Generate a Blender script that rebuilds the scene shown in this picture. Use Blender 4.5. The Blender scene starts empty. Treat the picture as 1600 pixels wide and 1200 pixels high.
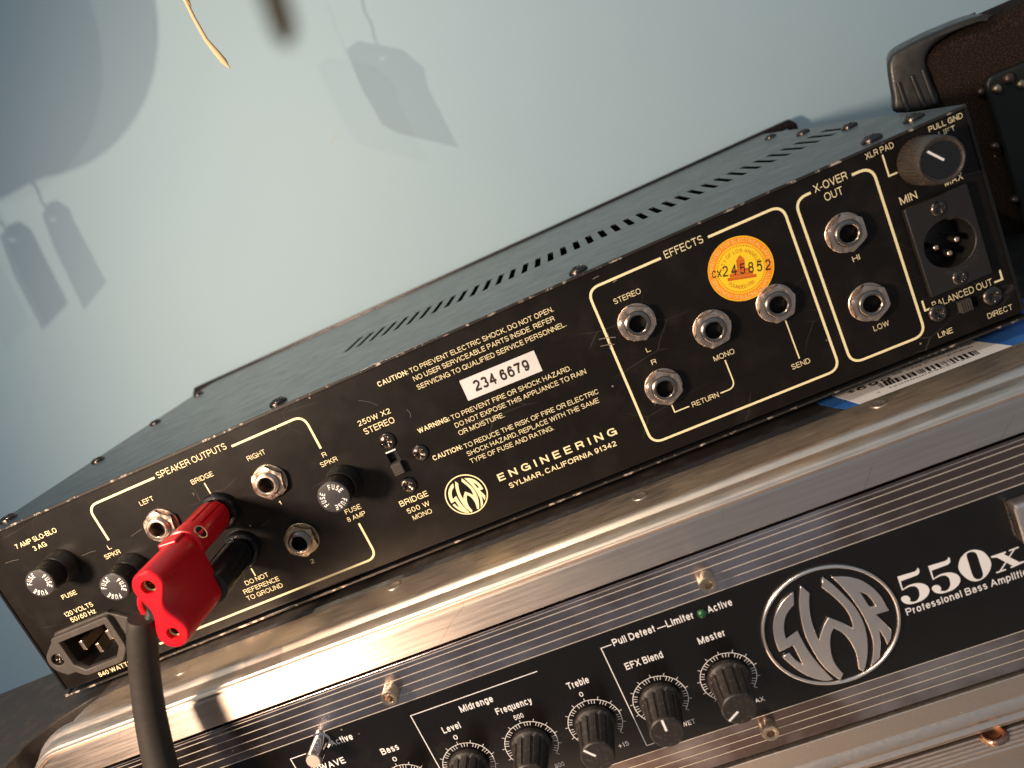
import bpy, bmesh, math, random
from mathutils import Vector, Matrix, Euler
R = random.Random(7)
PI = math.pi
MM = 0.001
sc = bpy.context.scene
COL = sc.collection

# ------------------------------------------------------------------ camera
CAM = Vector((289.83, -293.52, 123.16))
ROT = Euler((1.31607, 0.422855, 0.0445834), 'XYZ')
FPX = 1212.9
cd = bpy.data.cameras.new('camera')
cd.sensor_width = 36.0
cd.lens = FPX / 1600 * 36
cd.clip_start = 0.01
cd.clip_end = 50
cd.dof.use_dof = True
cd.dof.focus_distance = 0.325
cd.dof.aperture_fstop = 10
cam = bpy.data.objects.new('camera', cd)
COL.objects.link(cam)
cam.location = CAM * MM
cam.rotation_euler = ROT
sc.camera = cam
# ------------------------------------------------------------------ world, exposure
w = bpy.data.worlds.new('World'); sc.world = w; w.use_nodes = True
nt = w.node_tree
bg = nt.nodes['Background']
tc = nt.nodes.new('ShaderNodeTexCoord'); sx = nt.nodes.new('ShaderNodeSeparateXYZ')
rmp = nt.nodes.new('ShaderNodeValToRGB'); mr = nt.nodes.new('ShaderNodeMapRange')
mr.inputs['From Min'].default_value = -1; mr.inputs['From Max'].default_value = 1
nt.links.new(tc.outputs['Generated'], sx.inputs[0]); nt.links.new(sx.outputs['Z'], mr.inputs['Value'])
nt.links.new(mr.outputs[0], rmp.inputs[0]); nt.links.new(rmp.outputs[0], bg.inputs['Color'])
rmp.color_ramp.elements[0].color = (0.21, 0.165, 0.14, 1)
rmp.color_ramp.elements[1].color = (0.335, 0.445, 0.56, 1)
bg.inputs['Strength'].default_value = 0.74
sc.view_settings.view_transform = 'Standard'
sc.view_settings.look = 'None'
sc.view_settings.exposure = 0
sc.view_settings.gamma = 1
# ------------------------------------------------------------------ lamps
def lamp(name, loc, power, radius, color):
    l = bpy.data.lights.new(name, 'POINT'); l.energy = power; l.shadow_soft_size = radius * MM; l.color = color
    o = bpy.data.objects.new(name, l); COL.objects.link(o); o.location = Vector(loc) * MM
    return o
KEY = Vector((-60, -300, 168))
kl = bpy.data.lights.new('desk_lamp', 'SPOT'); kl.energy = 13.6; kl.shadow_soft_size = 33 * MM; kl.color = (1.0, 0.75, 0.55)
kl.spot_size = math.radians(122); kl.spot_blend = 0.75
ko = bpy.data.objects.new('desk_lamp', kl); COL.objects.link(ko); ko.location = KEY * MM
ko.rotation_euler = (Vector((195, 0, 0)) - KEY).to_track_quat('-Z', 'Y').to_euler()
K2 = Vector((40, -160, 560))
K3 = Vector((92, -160, 562))
lamp('ceiling_lamp_bulb', K2, 4.1, 2.2, (1.0, 0.83, 0.60))
lamp('ceiling_lamp_bulb', K3, 0.85, 2.2, (1.0, 0.83, 0.60))

# ------------------------------------------------------------------ picture measurements turned into places on the real planes
RM = ROT.to_matrix()
def ray(px, py):
    return RM @ Vector(((px - 800) / FPX, -(py - 600) / FPX, -1))
CASE_O = Vector((0, -41, 0))
CASE_E = Euler((0, math.radians(0.34), math.radians(-0.35)), 'XYZ')
CASE_M = Matrix.Translation(CASE_O) @ CASE_E.to_matrix().to_4x4()
CASE_I = CASE_M.inverted()
def A(px, py, L=0.0):                    # point on the rear panel plane (L mm in front of it): x, z
    d = ray(px, py); t = (-L - CAM.y) / d.y
    p = CAM + d * t
    return (p.x, p.z)
def B(px, py, L=0.0):                    # the same on the face of the lower amplifier, in case coordinates
    o = CASE_I @ CAM; d = CASE_I.to_3x3() @ ray(px, py)
    t = (1.0 - L - o.y) / d.y
    p = o + d * t
    return (p.x, p.z)
def onZ(px, py, z):
    d = ray(px, py); t = (z - CAM.z) / d.z
    return CAM + d * t
def onZc(px, py, z):
    o = CASE_I @ CAM; d = CASE_I.to_3x3() @ ray(px, py)
    return o + d * ((z - o.z) / d.z)
def onY(px, py, y):
    d = ray(px, py); return CAM + d * ((y - CAM.y) / d.y)

# ------------------------------------------------------------------ object helpers
def empty(name, label=None, cat=None, loc=(0, 0, 0), group=None, parent=None):
    o = bpy.data.objects.new(name, None); COL.objects.link(o); o.location = Vector(loc) * MM
    o.empty_display_size = 0.02
    if label: o['label'] = label
    if cat: o['category'] = cat
    if group: o['group'] = group
    if parent: o.parent = parent
    return o
def tag(o, label=None, cat=None, group=None, kind=None):
    if label: o['label'] = label
    if cat: o['category'] = cat
    if group: o['group'] = group
    if kind: o['kind'] = kind
    return o
def copy_tree(o, parent=None):
    c = o.copy(); COL.objects.link(c)
    if parent: c.parent = parent
    for ch in list(o.children): copy_tree(ch, c)
    return c
def link(name, me, mat, parent=None, loc=None, bevel=0, seg=2, smooth=None):
    if mat is not None:
        me.materials.clear(); me.materials.append(mat)
    o = bpy.data.objects.new(name, me); COL.objects.link(o)
    if parent: o.parent = parent
    if loc is not None: o.location = Vector(loc) * MM
    if bevel:
        m = o.modifiers.new('bevel', 'BEVEL'); m.width = bevel * MM; m.segments = seg; m.limit_method = 'ANGLE'; m.angle_limit = 0.6
        m.harden_normals = False
    if smooth: smooth_by_angle(me, smooth)
    return o
def smooth_by_angle(me, ang=35):
    bm = bmesh.new(); bm.from_mesh(me)
    for f in bm.faces: f.smooth = True
    for e in bm.edges:
        if len(e.link_faces) == 2:
            try: e.smooth = e.calc_face_angle() < math.radians(ang)
            except Exception: e.smooth = True
    bm.to_mesh(me); bm.free()

class MB:
    """collects geometry in millimetres, builds ONE mesh object in metres"""
    def __init__(s): s.v = []; s.f = []
    def add(s, vs, fs):
        n = len(s.v); s.v += [tuple(v) for v in vs]; s.f += [tuple(i + n for i in f) for f in fs]; return s
    def box(s, x0, x1, y0, y1, z0, z1):
        vs = [(x, y, z) for x in (x0, x1) for y in (y0, y1) for z in (z0, z1)]
        return s.add(vs, [(0, 1, 3, 2), (4, 6, 7, 5), (0, 4, 5, 1), (2, 3, 7, 6), (0, 2, 6, 4), (1, 5, 7, 3)])
    def polar(s, fn, n=48, c=(0, 0, 0), cap0=False, cap1=False):
        """fn(theta) -> list of (radius, protrusion) ; axis is -Y through c"""
        rings = [fn(2 * PI * i / n) for i in range(n)]
        m = len(rings[0]); vs = []
        for i in range(n):
            a = 2 * PI * i / n
            for (r, h) in rings[i]: vs.append((c[0] + r * math.cos(a), c[1] - h, c[2] + r * math.sin(a)))
        fs = []
        for i in range(n):
            j = (i + 1) % n
            for k in range(m - 1): fs.append((i * m + k, i * m + k + 1, j * m + k + 1, j * m + k))
        if cap0: fs.append(tuple(i * m for i in range(n)))
        if cap1: fs.append(tuple(i * m + m - 1 for i in reversed(range(n))))
        return s.add(vs, fs)
    def lathe(s, prof, n=48, c=(0, 0, 0), cap0=False, cap1=False):
        return s.polar(lambda a: prof, n, c, cap0, cap1)
    def tube(s, pts, rad, n=16, caps=True):
        pts = [Vector(p) for p in pts]
        if not isinstance(rad, (list, tuple)): rad = [rad] * len(pts)
        vs = []; up = Vector((0.13, 0.21, 1)).normalized(); prev = None
        for i, p in enumerate(pts):
            t = (pts[min(i + 1, len(pts) - 1)] - pts[max(i - 1, 0)]).normalized()
            if prev is None: a = t.cross(up if abs(t.dot(up)) < .95 else Vector((1, 0, 0))).normalized()
            else: a = (prev - t * prev.dot(t)).normalized()
            prev = a; b = t.cross(a)
            for k in range(n):
                q = 2 * PI * k / n
                vs.append(p + (a * math.cos(q) + b * math.sin(q)) * rad[i])
        fs = []
        for i in range(len(pts) - 1):
            for k in range(n):
                fs.append((i * n + k, i * n + (k + 1) % n, (i + 1) * n + (k + 1) % n, (i + 1) * n + k))
        if caps:
            fs.append(tuple(reversed(range(n)))); fs.append(tuple((len(pts) - 1) * n + k for k in range(n)))
        return s.add(vs, fs)
    def stroke(s, pts, wd, y=-0.07, closed=False):
        """flat printed line in the xz plane"""
        P = [Vector(p) for p in pts]; n = len(P); vs = []
        for i in range(n):
            if closed: a = P[i - 1]; b = P[(i + 1) % n]
            else: a = P[max(i - 1, 0)]; b = P[min(i + 1, n - 1)]
            d1 = (P[i] - a); d2 = (b - P[i])
            if d1.length < 1e-6: d1 = d2
            if d2.length < 1e-6: d2 = d1
            d1.normalize(); d2.normalize(); t = (d1 + d2).normalized(); nn = Vector((-t.y, t.x))
            k = 1 / max(0.5, nn.dot(Vector((-d1.y, d1.x))))
            for sg in (-1, 1):
                q = P[i] + nn * (sg * wd / 2 * k); vs.append((q.x, y, q.y))
        fs = []
        for i in range(n if closed else n - 1):
            j = (i + 1) % n; fs.append((2 * i, 2 * j, 2 * j + 1, 2 * i + 1))
        return s.add(vs, fs)
    def mesh(s, name, smooth=None, xf=None):
        me = bpy.data.meshes.new(name)
        vs = s.v if xf is None else [tuple(xf @ Vector(v)) for v in s.v]
        me.from_pydata([(a * MM, b * MM, c * MM) for a, b, c in vs], [], s.f)
        bm = bmesh.new(); bm.from_mesh(me); bmesh.ops.recalc_face_normals(bm, faces=bm.faces); bm.to_mesh(me); bm.free()
        if smooth: smooth_by_angle(me, smooth)
        return me
    def build(s, name, mat, parent=None, smooth=None, loc=None, bevel=0, seg=2, xf=None):
        return link(name, s.mesh(name, smooth, xf), mat, parent, loc, bevel, seg)

def catmull(pts, k=5):
    """pts (x, y[, 1]) closed; corners flagged with 1"""
    n = len(pts); out = []
    for i in range(n):
        p1 = pts[i]; p2 = pts[(i + 1) % n]
        c1 = len(p1) > 2; c2 = len(p2) > 2
        p0 = p1 if c1 else pts[i - 1]; p3 = p2 if c2 else pts[(i + 2) % n]
        if c1 and c2: out.append((p1[0], p1[1])); continue
        for j in range(k):
            t = j / k; q = []
            for a in (0, 1):
                q.append(0.5 * (2 * p1[a] + (p2[a] - p0[a]) * t + (2 * p0[a] - 5 * p1[a] + 4 * p2[a] - p3[a]) * t * t + (3 * p1[a] - p0[a] - 3 * p2[a] + p3[a]) * t ** 3))
            out.append(tuple(q))
    return out
def circle(cx, cy, r, n=32, a0=0):
    return [(cx + r * math.cos(a0 + 2 * PI * i / n), cy + r * math.sin(a0 + 2 * PI * i / n)) for i in range(n)]
def rrect(x0, x1, y0, y1, r, n=5):
    out = []
    for cx, cy, a in ((x1 - r, y1 - r, 0), (x0 + r, y1 - r, 90), (x0 + r, y0 + r, 180), (x1 - r, y0 + r, 270)):
        for k in range(n + 1):
            q = math.radians(a + 90 * k / n); out.append((cx + r * math.cos(q), cy + r * math.sin(q)))
    return out
def fill(loops, thick=0.0, bevel=0.0, axis='XZ', off=0.0, bres=2):
    """filled polygon with holes; thickness goes towards the viewer (-Y) for XZ, or +Z for XY. mm in, mesh out"""
    cu = bpy.data.curves.new('outline', 'CURVE'); cu.dimensions = '2D'; cu.fill_mode = 'BOTH'
    cu.extrude = max(thick / 2 - bevel, 0) * MM; cu.bevel_depth = bevel * MM; cu.bevel_resolution = bres
    if bevel: cu.offset = -bevel * MM
    for lp in loops:
        sp = cu.splines.new('POLY'); sp.points.add(len(lp) - 1)
        for p, q in zip(sp.points, lp): p.co = (q[0] * MM, q[1] * MM, 0, 1)
        sp.use_cyclic_u = True
    o = bpy.data.objects.new('tmp', cu); COL.objects.link(o)
    me = bpy.data.meshes.new_from_object(o)
    bpy.data.objects.remove(o); bpy.data.curves.remove(cu)
    for v in me.vertices:
        x, y, z = v.co
        if axis == 'XZ': v.co = (x, -(z + (off + thick / 2) * MM), y)
        else: v.co = (x, y, z + (off + thick / 2) * MM)
    bm = bmesh.new(); bm.from_mesh(me); bmesh.ops.remove_doubles(bm, verts=bm.verts, dist=1e-7)
    bmesh.ops.recalc_face_normals(bm, faces=bm.faces)
    if thick == 0:
        d = Vector((0, -1, 0)) if axis == 'XZ' else Vector((0, 0, 1))
        for f in bm.faces:
            if f.normal.dot(d) < 0: f.normal_flip()
    bm.to_mesh(me); bm.free()
    return me

# ------------------------------------------------------------------ lettering: a grotesque alphabet drawn as strokes
# every glyph: width, strokes of centre-line points in a unit box (a third value 1 marks a sharp corner)
def _o(x0, x1, y0, y1, a0=0, a1=360, n=16, sq=0.86):
    out = []
    for k in range(n + 1):
        a = math.radians(a0 + (a1 - a0) * k / n); c, q = math.cos(a), math.sin(a)
        out.append(((x0 + x1) / 2 + (x1 - x0) / 2 * math.copysign(abs(c) ** sq, c), (y0 + y1) / 2 + (y1 - y0) / 2 * math.copysign(abs(q) ** sq, q)))
    return out
X_ = 0.73
FONT = {
 'A': (.92, [[(0, 0), (.5, 1)], [(.5, 1), (1, 0)], [(.17, .33), (.83, .33)]]),
 'B': (.84, [[(0, 0), (0, 1)], [(0, 1), (.6, 1)] + _o(.3, .92, .54, 1, 88, -90, 10) + [(0, .54)], [(.3, .54)] + _o(.3, 1, 0, .54, 88, -90, 10) + [(0, 0)]]),
 'C': (.93, [_o(0, 1, 0, 1, 32, 328, 22)]),
 'D': (.9, [[(0, 0), (0, 1)], [(0, 1), (.35, 1)] + _o(-.2, 1, 0, 1, 70, -70, 14) + [(.35, 0), (0, 0)]]),
 'E': (.78, [[(0, 0), (0, 1)], [(0, 1), (1, 1)], [(0, .52), (.92, .52)], [(0, 0), (1, 0)]]),
 'F': (.74, [[(0, 0), (0, 1)], [(0, 1), (1, 1)], [(0, .52), (.85, .52)]]),
 'G': (1.0, [_o(0, 1, 0, 1, 35, 345, 22), [(.55, .47), (1, .47)], [(1, .47), (1, 0)]]),
 'H': (.88, [[(0, 0), (0, 1)], [(1, 0), (1, 1)], [(0, .52), (1, .52)]]),
 'I': (.14, [[(.5, 0), (.5, 1)]]),
 'J': (.66, [[(1, 1), (1, .3)] + _o(0, 1, 0, .6, -5, -175, 10)]),
 'K': (.88, [[(0, 0), (0, 1)], [(0, .34), (.95, 1)], [(.33, .58), (1, 0)]]),
 'L': (.70, [[(0, 0), (0, 1)], [(0, 0), (1, 0)]]),
 'M': (1.02, [[(0, 0), (0, 1)], [(0, 1), (.5, 0)], [(.5, 0), (1, 1)], [(1, 0), (1, 1)]]),
 'N': (.88, [[(0, 0), (0, 1)], [(0, 1), (1, 0)], [(1, 0), (1, 1)]]),
 'O': (1.02, [_o(0, 1, 0, 1, 0, 360, 28)[:-1] + ['c']]),
 'P': (.82, [[(0, 0), (0, 1)], [(0, 1), (.6, 1)] + _o(.3, 1, .45, 1, 88, -90, 10) + [(0, .45)]]),
 'Q': (1.02, [_o(0, 1, 0, 1, 0, 360, 28)[:-1] + ['c'], [(.6, .25), (1, -.02)]]),
 'R': (.88, [[(0, 0), (0, 1)], [(0, 1), (.6, 1)] + _o(.3, .97, .49, 1, 88, -90, 10) + [(0, .49)], [(.62, .47), (.88, .36), (.92, .12), (1, 0)]]),
 'S': (.82, [_o(.03, .97, .51, 1, 20, 262, 14) + _o(0, 1, 0, .51, 82, -160, 14)]),
 'T': (.82, [[(.5, 0), (.5, 1)], [(0, 1), (1, 1)]]),
 'U': (.86, [[(0, 1), (0, .36)] + _o(0, 1, 0, .7, 185, 355, 12) + [(1, .36), (1, 1)]]),
 'V': (.90, [[(0, 1), (.5, 0)], [(.5, 0), (1, 1)]]),
 'W': (1.3, [[(0, 1), (.25, 0)], [(.25, 0), (.5, 1)], [(.5, 1), (.75, 0)], [(.75, 0), (1, 1)]]),
 'X': (.88, [[(0, 0), (1, 1)], [(0, 1), (1, 0)]]),
 'Y': (.88, [[(0, 1), (.5, .42)], [(1, 1), (.5, .42)], [(.5, .45), (.5, 0)]]),
 'Z': (.84, [[(0, 1), (1, 1)], [(1, 1), (0, 0)], [(0, 0), (1, 0)]]),
 '0': (.70, [_o(0, 1, 0, 1, 0, 360, 24)[:-1] + ['c']]),
 '1': (.40, [[(.8, 0), (.8, 1)], [(.8, .92), (.4, .76), (0, .74)]]),
 '2': (.70, [_o(0, 1, .42, 1, 165, -30, 12) + [(.45, .3), (.06, .1), (.02, 0)], [(0, 0), (1, 0)]]),
 '3': (.70, [_o(.03, .96, .53, 1, 160, -85, 12), _o(0, 1, 0, .53, 85, -160, 12)]),
 '4': (.74, [[(.76, 0), (.76, 1)], [(.76, 1), (0, .32)], [(0, .28), (1, .28)]]),
 '5': (.70, [[(.16, 1), (.92, 1)], [(.16, 1), (.06, .5)], [(.06, .5)] + _o(0, 1, 0, .66, 130, -158, 16)]),
 '6': (.70, [_o(0, 1, 0, .64, 0, 360, 22)[:-1] + ['c'], [(.95, .82), (.75, .98), (.45, .99), (.14, .82), (.0, .5), (0, .3)]]),
 '7': (.68, [[(0, 1), (1, 1)], [(1, 1), (.6, .6), (.36, .25), (.3, 0)]]),
 '8': (.70, [_o(.06, .94, .53, 1, 0, 360, 20)[:-1] + ['c'], _o(0, 1, 0, .53, 0, 360, 22)[:-1] + ['c']]),
 '9': (.70, [_o(0, 1, .36, 1, 0, 360, 22)[:-1] + ['c'], [(.05, .18), (.25, .02), (.55, .01), (.86, .18), (1, .5), (1, .7)]]),
 '.': (.14, [[(.5, 0), (.5, .02)]]), ',': (.14, [[(.5, 0), (.5, .02)], [(.5, .02), (.2, -.12)]]),
 ':': (.14, [[(.5, .02), (.5, .04)], [(.5, .62), (.5, .64)]]),
 '-': (.36, [[(0, .36), (1, .36)]]), '/': (.45, [[(0, 0), (1, 1)]]), '+': (.62, [[(0, .42), (1, .42)], [(.5, .08), (.5, .76)]]),
 '&': (.86, [[(1, 0), (.3, .68), (.24, .88), (.42, 1), (.62, .86), (.5, .66), (.1, .42), (.05, .14), (.32, 0), (.7, .08), (.95, .45)]]),
 '$': (.72, [_o(.03, .97, .51, .95, 20, 262, 14) + _o(0, 1, .05, .51, 82, -160, 14), [(.5, -.1), (.5, 1.1)]]),
 '(': (.24, [[(1, 1.05), (.1, .7), (.1, .3), (1, -.2)]]), ')': (.24, [[(0, 1.05), (.9, .7), (.9, .3), (0, -.2)]]),
 'a': (.62, [[(.06, .52)] + _o(.02, .94, .3, X_, 130, 10, 8) + [(.94, .1), (1, 0)], _o(0, .94, 0, .43, 60, 300, 12)]),
 'b': (.64, [[(0, 0), (0, 1)], _o(0, 1, 0, X_, 0, 360, 20)[:-1] + ['c']]),
 'c': (.60, [_o(0, 1, 0, X_, 38, 322, 18)]),
 'd': (.64, [[(1, 0), (1, 1)], _o(0, 1, 0, X_, 0, 360, 20)[:-1] + ['c']]),
 'e': (.64, [[(0, .38), (1, .38)], _o(0, 1, 0, X_, 5, 322, 20)]),
 'f': (.34, [[(.45, 0), (.45, .78), (.6, .97), (1, 1)], [(0, X_), (1, X_)]]),
 'g': (.64, [_o(0, 1, 0, X_, 0, 360, 20)[:-1] + ['c'], [(1, X_), (1, -.02), (.8, -.2), (.45, -.26), (.06, -.16)]]),
 'h': (.60, [[(0, 0), (0, 1)], [(0, .45), (.25, .68), (.6, .73), (.92, .6), (1, .4), (1, 0)]]),
 'i': (.14, [[(.5, 0), (.5, X_)], [(.5, .97), (.5, 1)]]),
 'l': (.14, [[(.5, 0), (.5, 1)]]),
 'm': (.98, [[(0, 0), (0, X_)], [(0, .45), (.15, .68), (.33, .73), (.47, .62), (.5, .42), (.5, 0)], [(.5, .45), (.65, .68), (.83, .73), (.97, .62), (1, .42), (1, 0)]]),
 'n': (.60, [[(0, 0), (0, X_)], [(0, .45), (.25, .68), (.6, .73), (.92, .6), (1, .4), (1, 0)]]),
 'o': (.66, [_o(0, 1, 0, X_, 0, 360, 22)[:-1] + ['c']]),
 'p': (.64, [[(0, -.27), (0, X_)], _o(0, 1, 0, X_, 0, 360, 20)[:-1] + ['c']]),
 'q': (.64, [[(1, -.27), (1, X_)], _o(0, 1, 0, X_, 0, 360, 20)[:-1] + ['c']]),
 'r': (.36, [[(0, 0), (0, X_)], [(0, .42), (.35, .68), (1, .73)]]),
 's': (.58, [_o(.03, .97, .38, X_, 25, 262, 12) + _o(0, 1, 0, .38, 82, -155, 12)]),
 't': (.34, [[(.45, .95), (.45, .18), (.6, .02), (1, 0)], [(0, X_), (1, X_)]]),
 'u': (.60, [[(1, 0), (1, X_)], [(0, X_), (0, .3), (.12, .08), (.4, 0), (.75, .07), (1, .3)]]),
 'v': (.60, [[(0, X_), (.5, 0)], [(.5, 0), (1, X_)]]),
 'x': (.60, [[(0, X_), (1, 0)], [(0, 0), (1, X_)]]),
 'y': (.60, [[(0, X_), (.52, 0)], [(1, X_), (.45, -.18), (.3, -.27), (.02, -.27)]]),
 'z': (.56, [[(0, X_), (1, X_)], [(1, X_), (0, 0)], [(0, 0), (1, 0)]]),
}
GL = {}
def glyph(ch, bold):
    """verts (x, y, layer), faces, advance ; cap height 1"""
    key = (ch, bold)
    if key in GL: return GL[key]
    sw = 0.112 + 5.0 * bold * .6
    if ch == ' ': GL[key] = ([], [], .36); return GL[key]
    gw, strokes = FONT[ch]
    gw += (sw - .135) * (.6 if gw > .3 else 1)
    V = []; Fc = []
    for li, st in enumerate(strokes):
        closed = st[-1] == 'c'
        if closed: st = st[:-1]
        P = [Vector((sw / 2 + p[0] * (gw - sw) if gw > .2 else gw / 2, sw / 2 + p[1] * (1 - sw))) for p in st]
        Q = [P[0]]
        for p in P[1:]:
            if (p - Q[-1]).length > 1e-3: Q.append(p)
        P = Q
        if not closed and len(P) > 1:
            ex = sw / 2 if len(P) == 2 else sw * .1
            if len(st) == 2: 
                d = (P[1] - P[0]).normalized(); ex2 = ex if (abs(d.x) < .02 or abs(d.y) < .02) else ex * .8
                P[0] = P[0] - d * ex2; P[-1] = P[-1] + d * ex2
            else:
                d0 = (P[0] - P[1]).normalized(); d1 = (P[-1] - P[-2]).normalized()
                e0 = sw / 2 if (abs(d0.x) < .06 or abs(d0.y) < .06) and len(P) > 3 and (P[0] - P[1]).length > .1 else .01
                e1 = sw / 2 if (abs(d1.x) < .06 or abs(d1.y) < .06) and (P[-1] - P[-2]).length > .1 else .01
                P[0] = P[0] + d0 * e0; P[-1] = P[-1] + d1 * e1
        n = len(P); b0 = len(V)
        for i in range(n):
            a = P[i - 1] if (closed or i > 0) else P[i]; b = P[(i + 1) % n] if (closed or i < n - 1) else P[i]
            d1 = (P[i] - a); d2 = (b - P[i])
            if d1.length < 1e-6: d1 = d2
            if d2.length < 1e-6: d2 = d1
            d1 = d1.normalized(); d2 = d2.normalized(); t = (d1 + d2)
            t = t.normalized() if t.length > 1e-4 else d1
            nn = Vector((-t.y, t.x)); k = 1 / max(0.72, nn.dot(Vector((-d1.y, d1.x))))
            for sg in (-1, 1):
                q = P[i] + nn * (sg * sw / 2 * k); V.append((q.x, q.y, li))
        for i in range(n if closed else n - 1):
            j = (i + 1) % n; Fc.append((b0 + 2 * i, b0 + 2 * j, b0 + 2 * j + 1, b0 + 2 * i + 1))
    GL[key] = (V, Fc, gw + .17 + sw * .12)
    return GL[key]
def text_geo(body, off=0.0, track=0.0):
    x = 0; V = []; F = []
    for ch in body:
        vs, fs, adv = glyph(ch, off); n = len(V)
        V += [(v[0] + x, v[1], v[2]) for v in vs]; F += [tuple(i + n for i in f) for f in fs]
        x += adv + track
    xs = [v[0] for v in V]; x0, x1 = min(xs), max(xs)
    return [(a - x0, b, c) for a, b, c in V], F, x1 - x0
LAY = 0.006                                # strokes of one letter lie a hair above one another
def put_text(mb, body, p0, width, h, off=0.0, track=0.0, y=-0.08, ang=0.0):
    V, F, W = text_geo(body, off, track)
    sx_ = width / W; ca, sa = math.cos(ang), math.sin(ang)
    vs = []
    for a, b, li in V:
        u, v = a * sx_, b * h
        vs.append((p0[0] + u * ca - v * sa, y - li * LAY, p0[1] + u * sa + v * ca))
    mb.add(vs, F)
def line_text(mb, F_, body, a, b, h, off=0.0, track=0.0, y=-0.08):
    """a, b: ends of the baseline; kept level with the panel"""
    p, q = F_(*a), F_(*b)
    z = (p[1] + q[1]) / 2
    put_text(mb, body, (p[0], z), q[0] - p[0], h, off, track, y)
def arc_text(mb, body, c, r, mid, h, y, off=0.0, span=None, outward=True, sx_=1.0, track=0.0):
    """lettering round a circle; mid = angle (rad) of its middle, reading clockwise when outward"""
    adv = [(glyph(ch, off)[2] + track) * h * sx_ for ch in body]
    tot = sum(adv)
    k = span * r / tot if span else 1.0
    s = -tot * k / 2
    for ch, ad in zip(body, adv):
        vs, fs, w_ = glyph(ch, off)
        if vs:
            m = s + ad * k / 2
            th = mid - m / r if outward else mid + m / r
            up = Vector((math.cos(th), math.sin(th))) * (1 if outward else -1)
            rt = Vector((up.y, -up.x))
            base = Vector(c) + Vector((math.cos(th), math.sin(th))) * r
            w0 = w_ / 2; pts = []
            for v in vs:
                q = base + rt * ((v[0] - w0) * h * sx_ * k) + up * (v[1] * h)
                pts.append((q.x, y - v[2] * LAY, q.y))
            mb.add(pts, fs)
        s += ad * k

# ------------------------------------------------------------------ materials
ANISO_ROT = 0.25
def mat(name, base, rough=0.5, metal=0.0, coat=0.0, noise=None, bump=None, rvar=None, spec=0.5, sheen=0, sss=0, scale=(1, 1, 1), aniso=0):
    """noise=(scale, colour2, amount-low, high) ; bump=(scale, strength, distance mm) ; rvar=(scale, lo, hi)"""
    m = bpy.data.materials.new(name); m.use_nodes = True; nt = m.node_tree
    b = nt.nodes['Principled BSDF']
    b.inputs['Base Color'].default_value = (*base, 1); b.inputs['Roughness'].default_value = rough
    b.inputs['Metallic'].default_value = metal; b.inputs['Coat Weight'].default_value = coat
    b.inputs['Specular IOR Level'].default_value = spec
    if sheen: b.inputs['Sheen Weight'].default_value = sheen
    if sss: b.inputs['Subsurface Weight'].default_value = sss; b.inputs['Subsurface Radius'].default_value = (0.004, 0.0006, 0.0005); b.inputs['Subsurface Scale'].default_value = 1
    if aniso:
        b.inputs['Anisotropic'].default_value = aniso; b.inputs['Anisotropic Rotation'].default_value = ANISO_ROT
        cx_ = nt.nodes.new('ShaderNodeCombineXYZ'); cx_.inputs[0].default_value = 1.0; nt.links.new(cx_.outputs[0], b.inputs['Tangent'])
    tc = nt.nodes.new('ShaderNodeTexCoord'); mp = nt.nodes.new('ShaderNodeMapping'); mp.inputs['Scale'].default_value = scale
    nt.links.new(tc.outputs['Object'], mp.inputs[0])
    def nz(s, det=4, r=0.6):
        n = nt.nodes.new('ShaderNodeTexNoise'); n.inputs['Scale'].default_value = s; n.inputs['Detail'].default_value = det; n.inputs['Roughness'].default_value = r
        nt.links.new(mp.outputs[0], n.inputs['Vector']); return n
    if noise:
        n = nz(noise[0]); rp = nt.nodes.new('ShaderNodeValToRGB')
        rp.color_ramp.elements[0].position = noise[2]; rp.color_ramp.elements[1].position = noise[3]
        rp.color_ramp.elements[0].color = (*base, 1); rp.color_ramp.elements[1].color = (*noise[1], 1)
        nt.links.new(n.outputs['Fac'], rp.inputs[0]); nt.links.new(rp.outputs[0], b.inputs['Base Color'])
    if rvar:
        n = nz(rvar[0]); q = nt.nodes.new('ShaderNodeMapRange'); q.inputs['From Min'].default_value = .3; q.inputs['From Max'].default_value = .7
        q.inputs['To Min'].default_value = rvar[1]; q.inputs['To Max'].default_value = rvar[2]
        nt.links.new(n.outputs['Fac'], q.inputs['Value']); nt.links.new(q.outputs[0], b.inputs['Roughness'])
    if bump:
        n = nz(bump[0], 3); bp = nt.nodes.new('ShaderNodeBump'); bp.inputs['Strength'].default_value = bump[1]; bp.inputs['Distance'].default_value = bump[2] * MM
        nt.links.new(n.outputs['Fac'], bp.inputs['Height']); nt.links.new(bp.outputs[0], b.inputs['Normal'])
    return m
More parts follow.
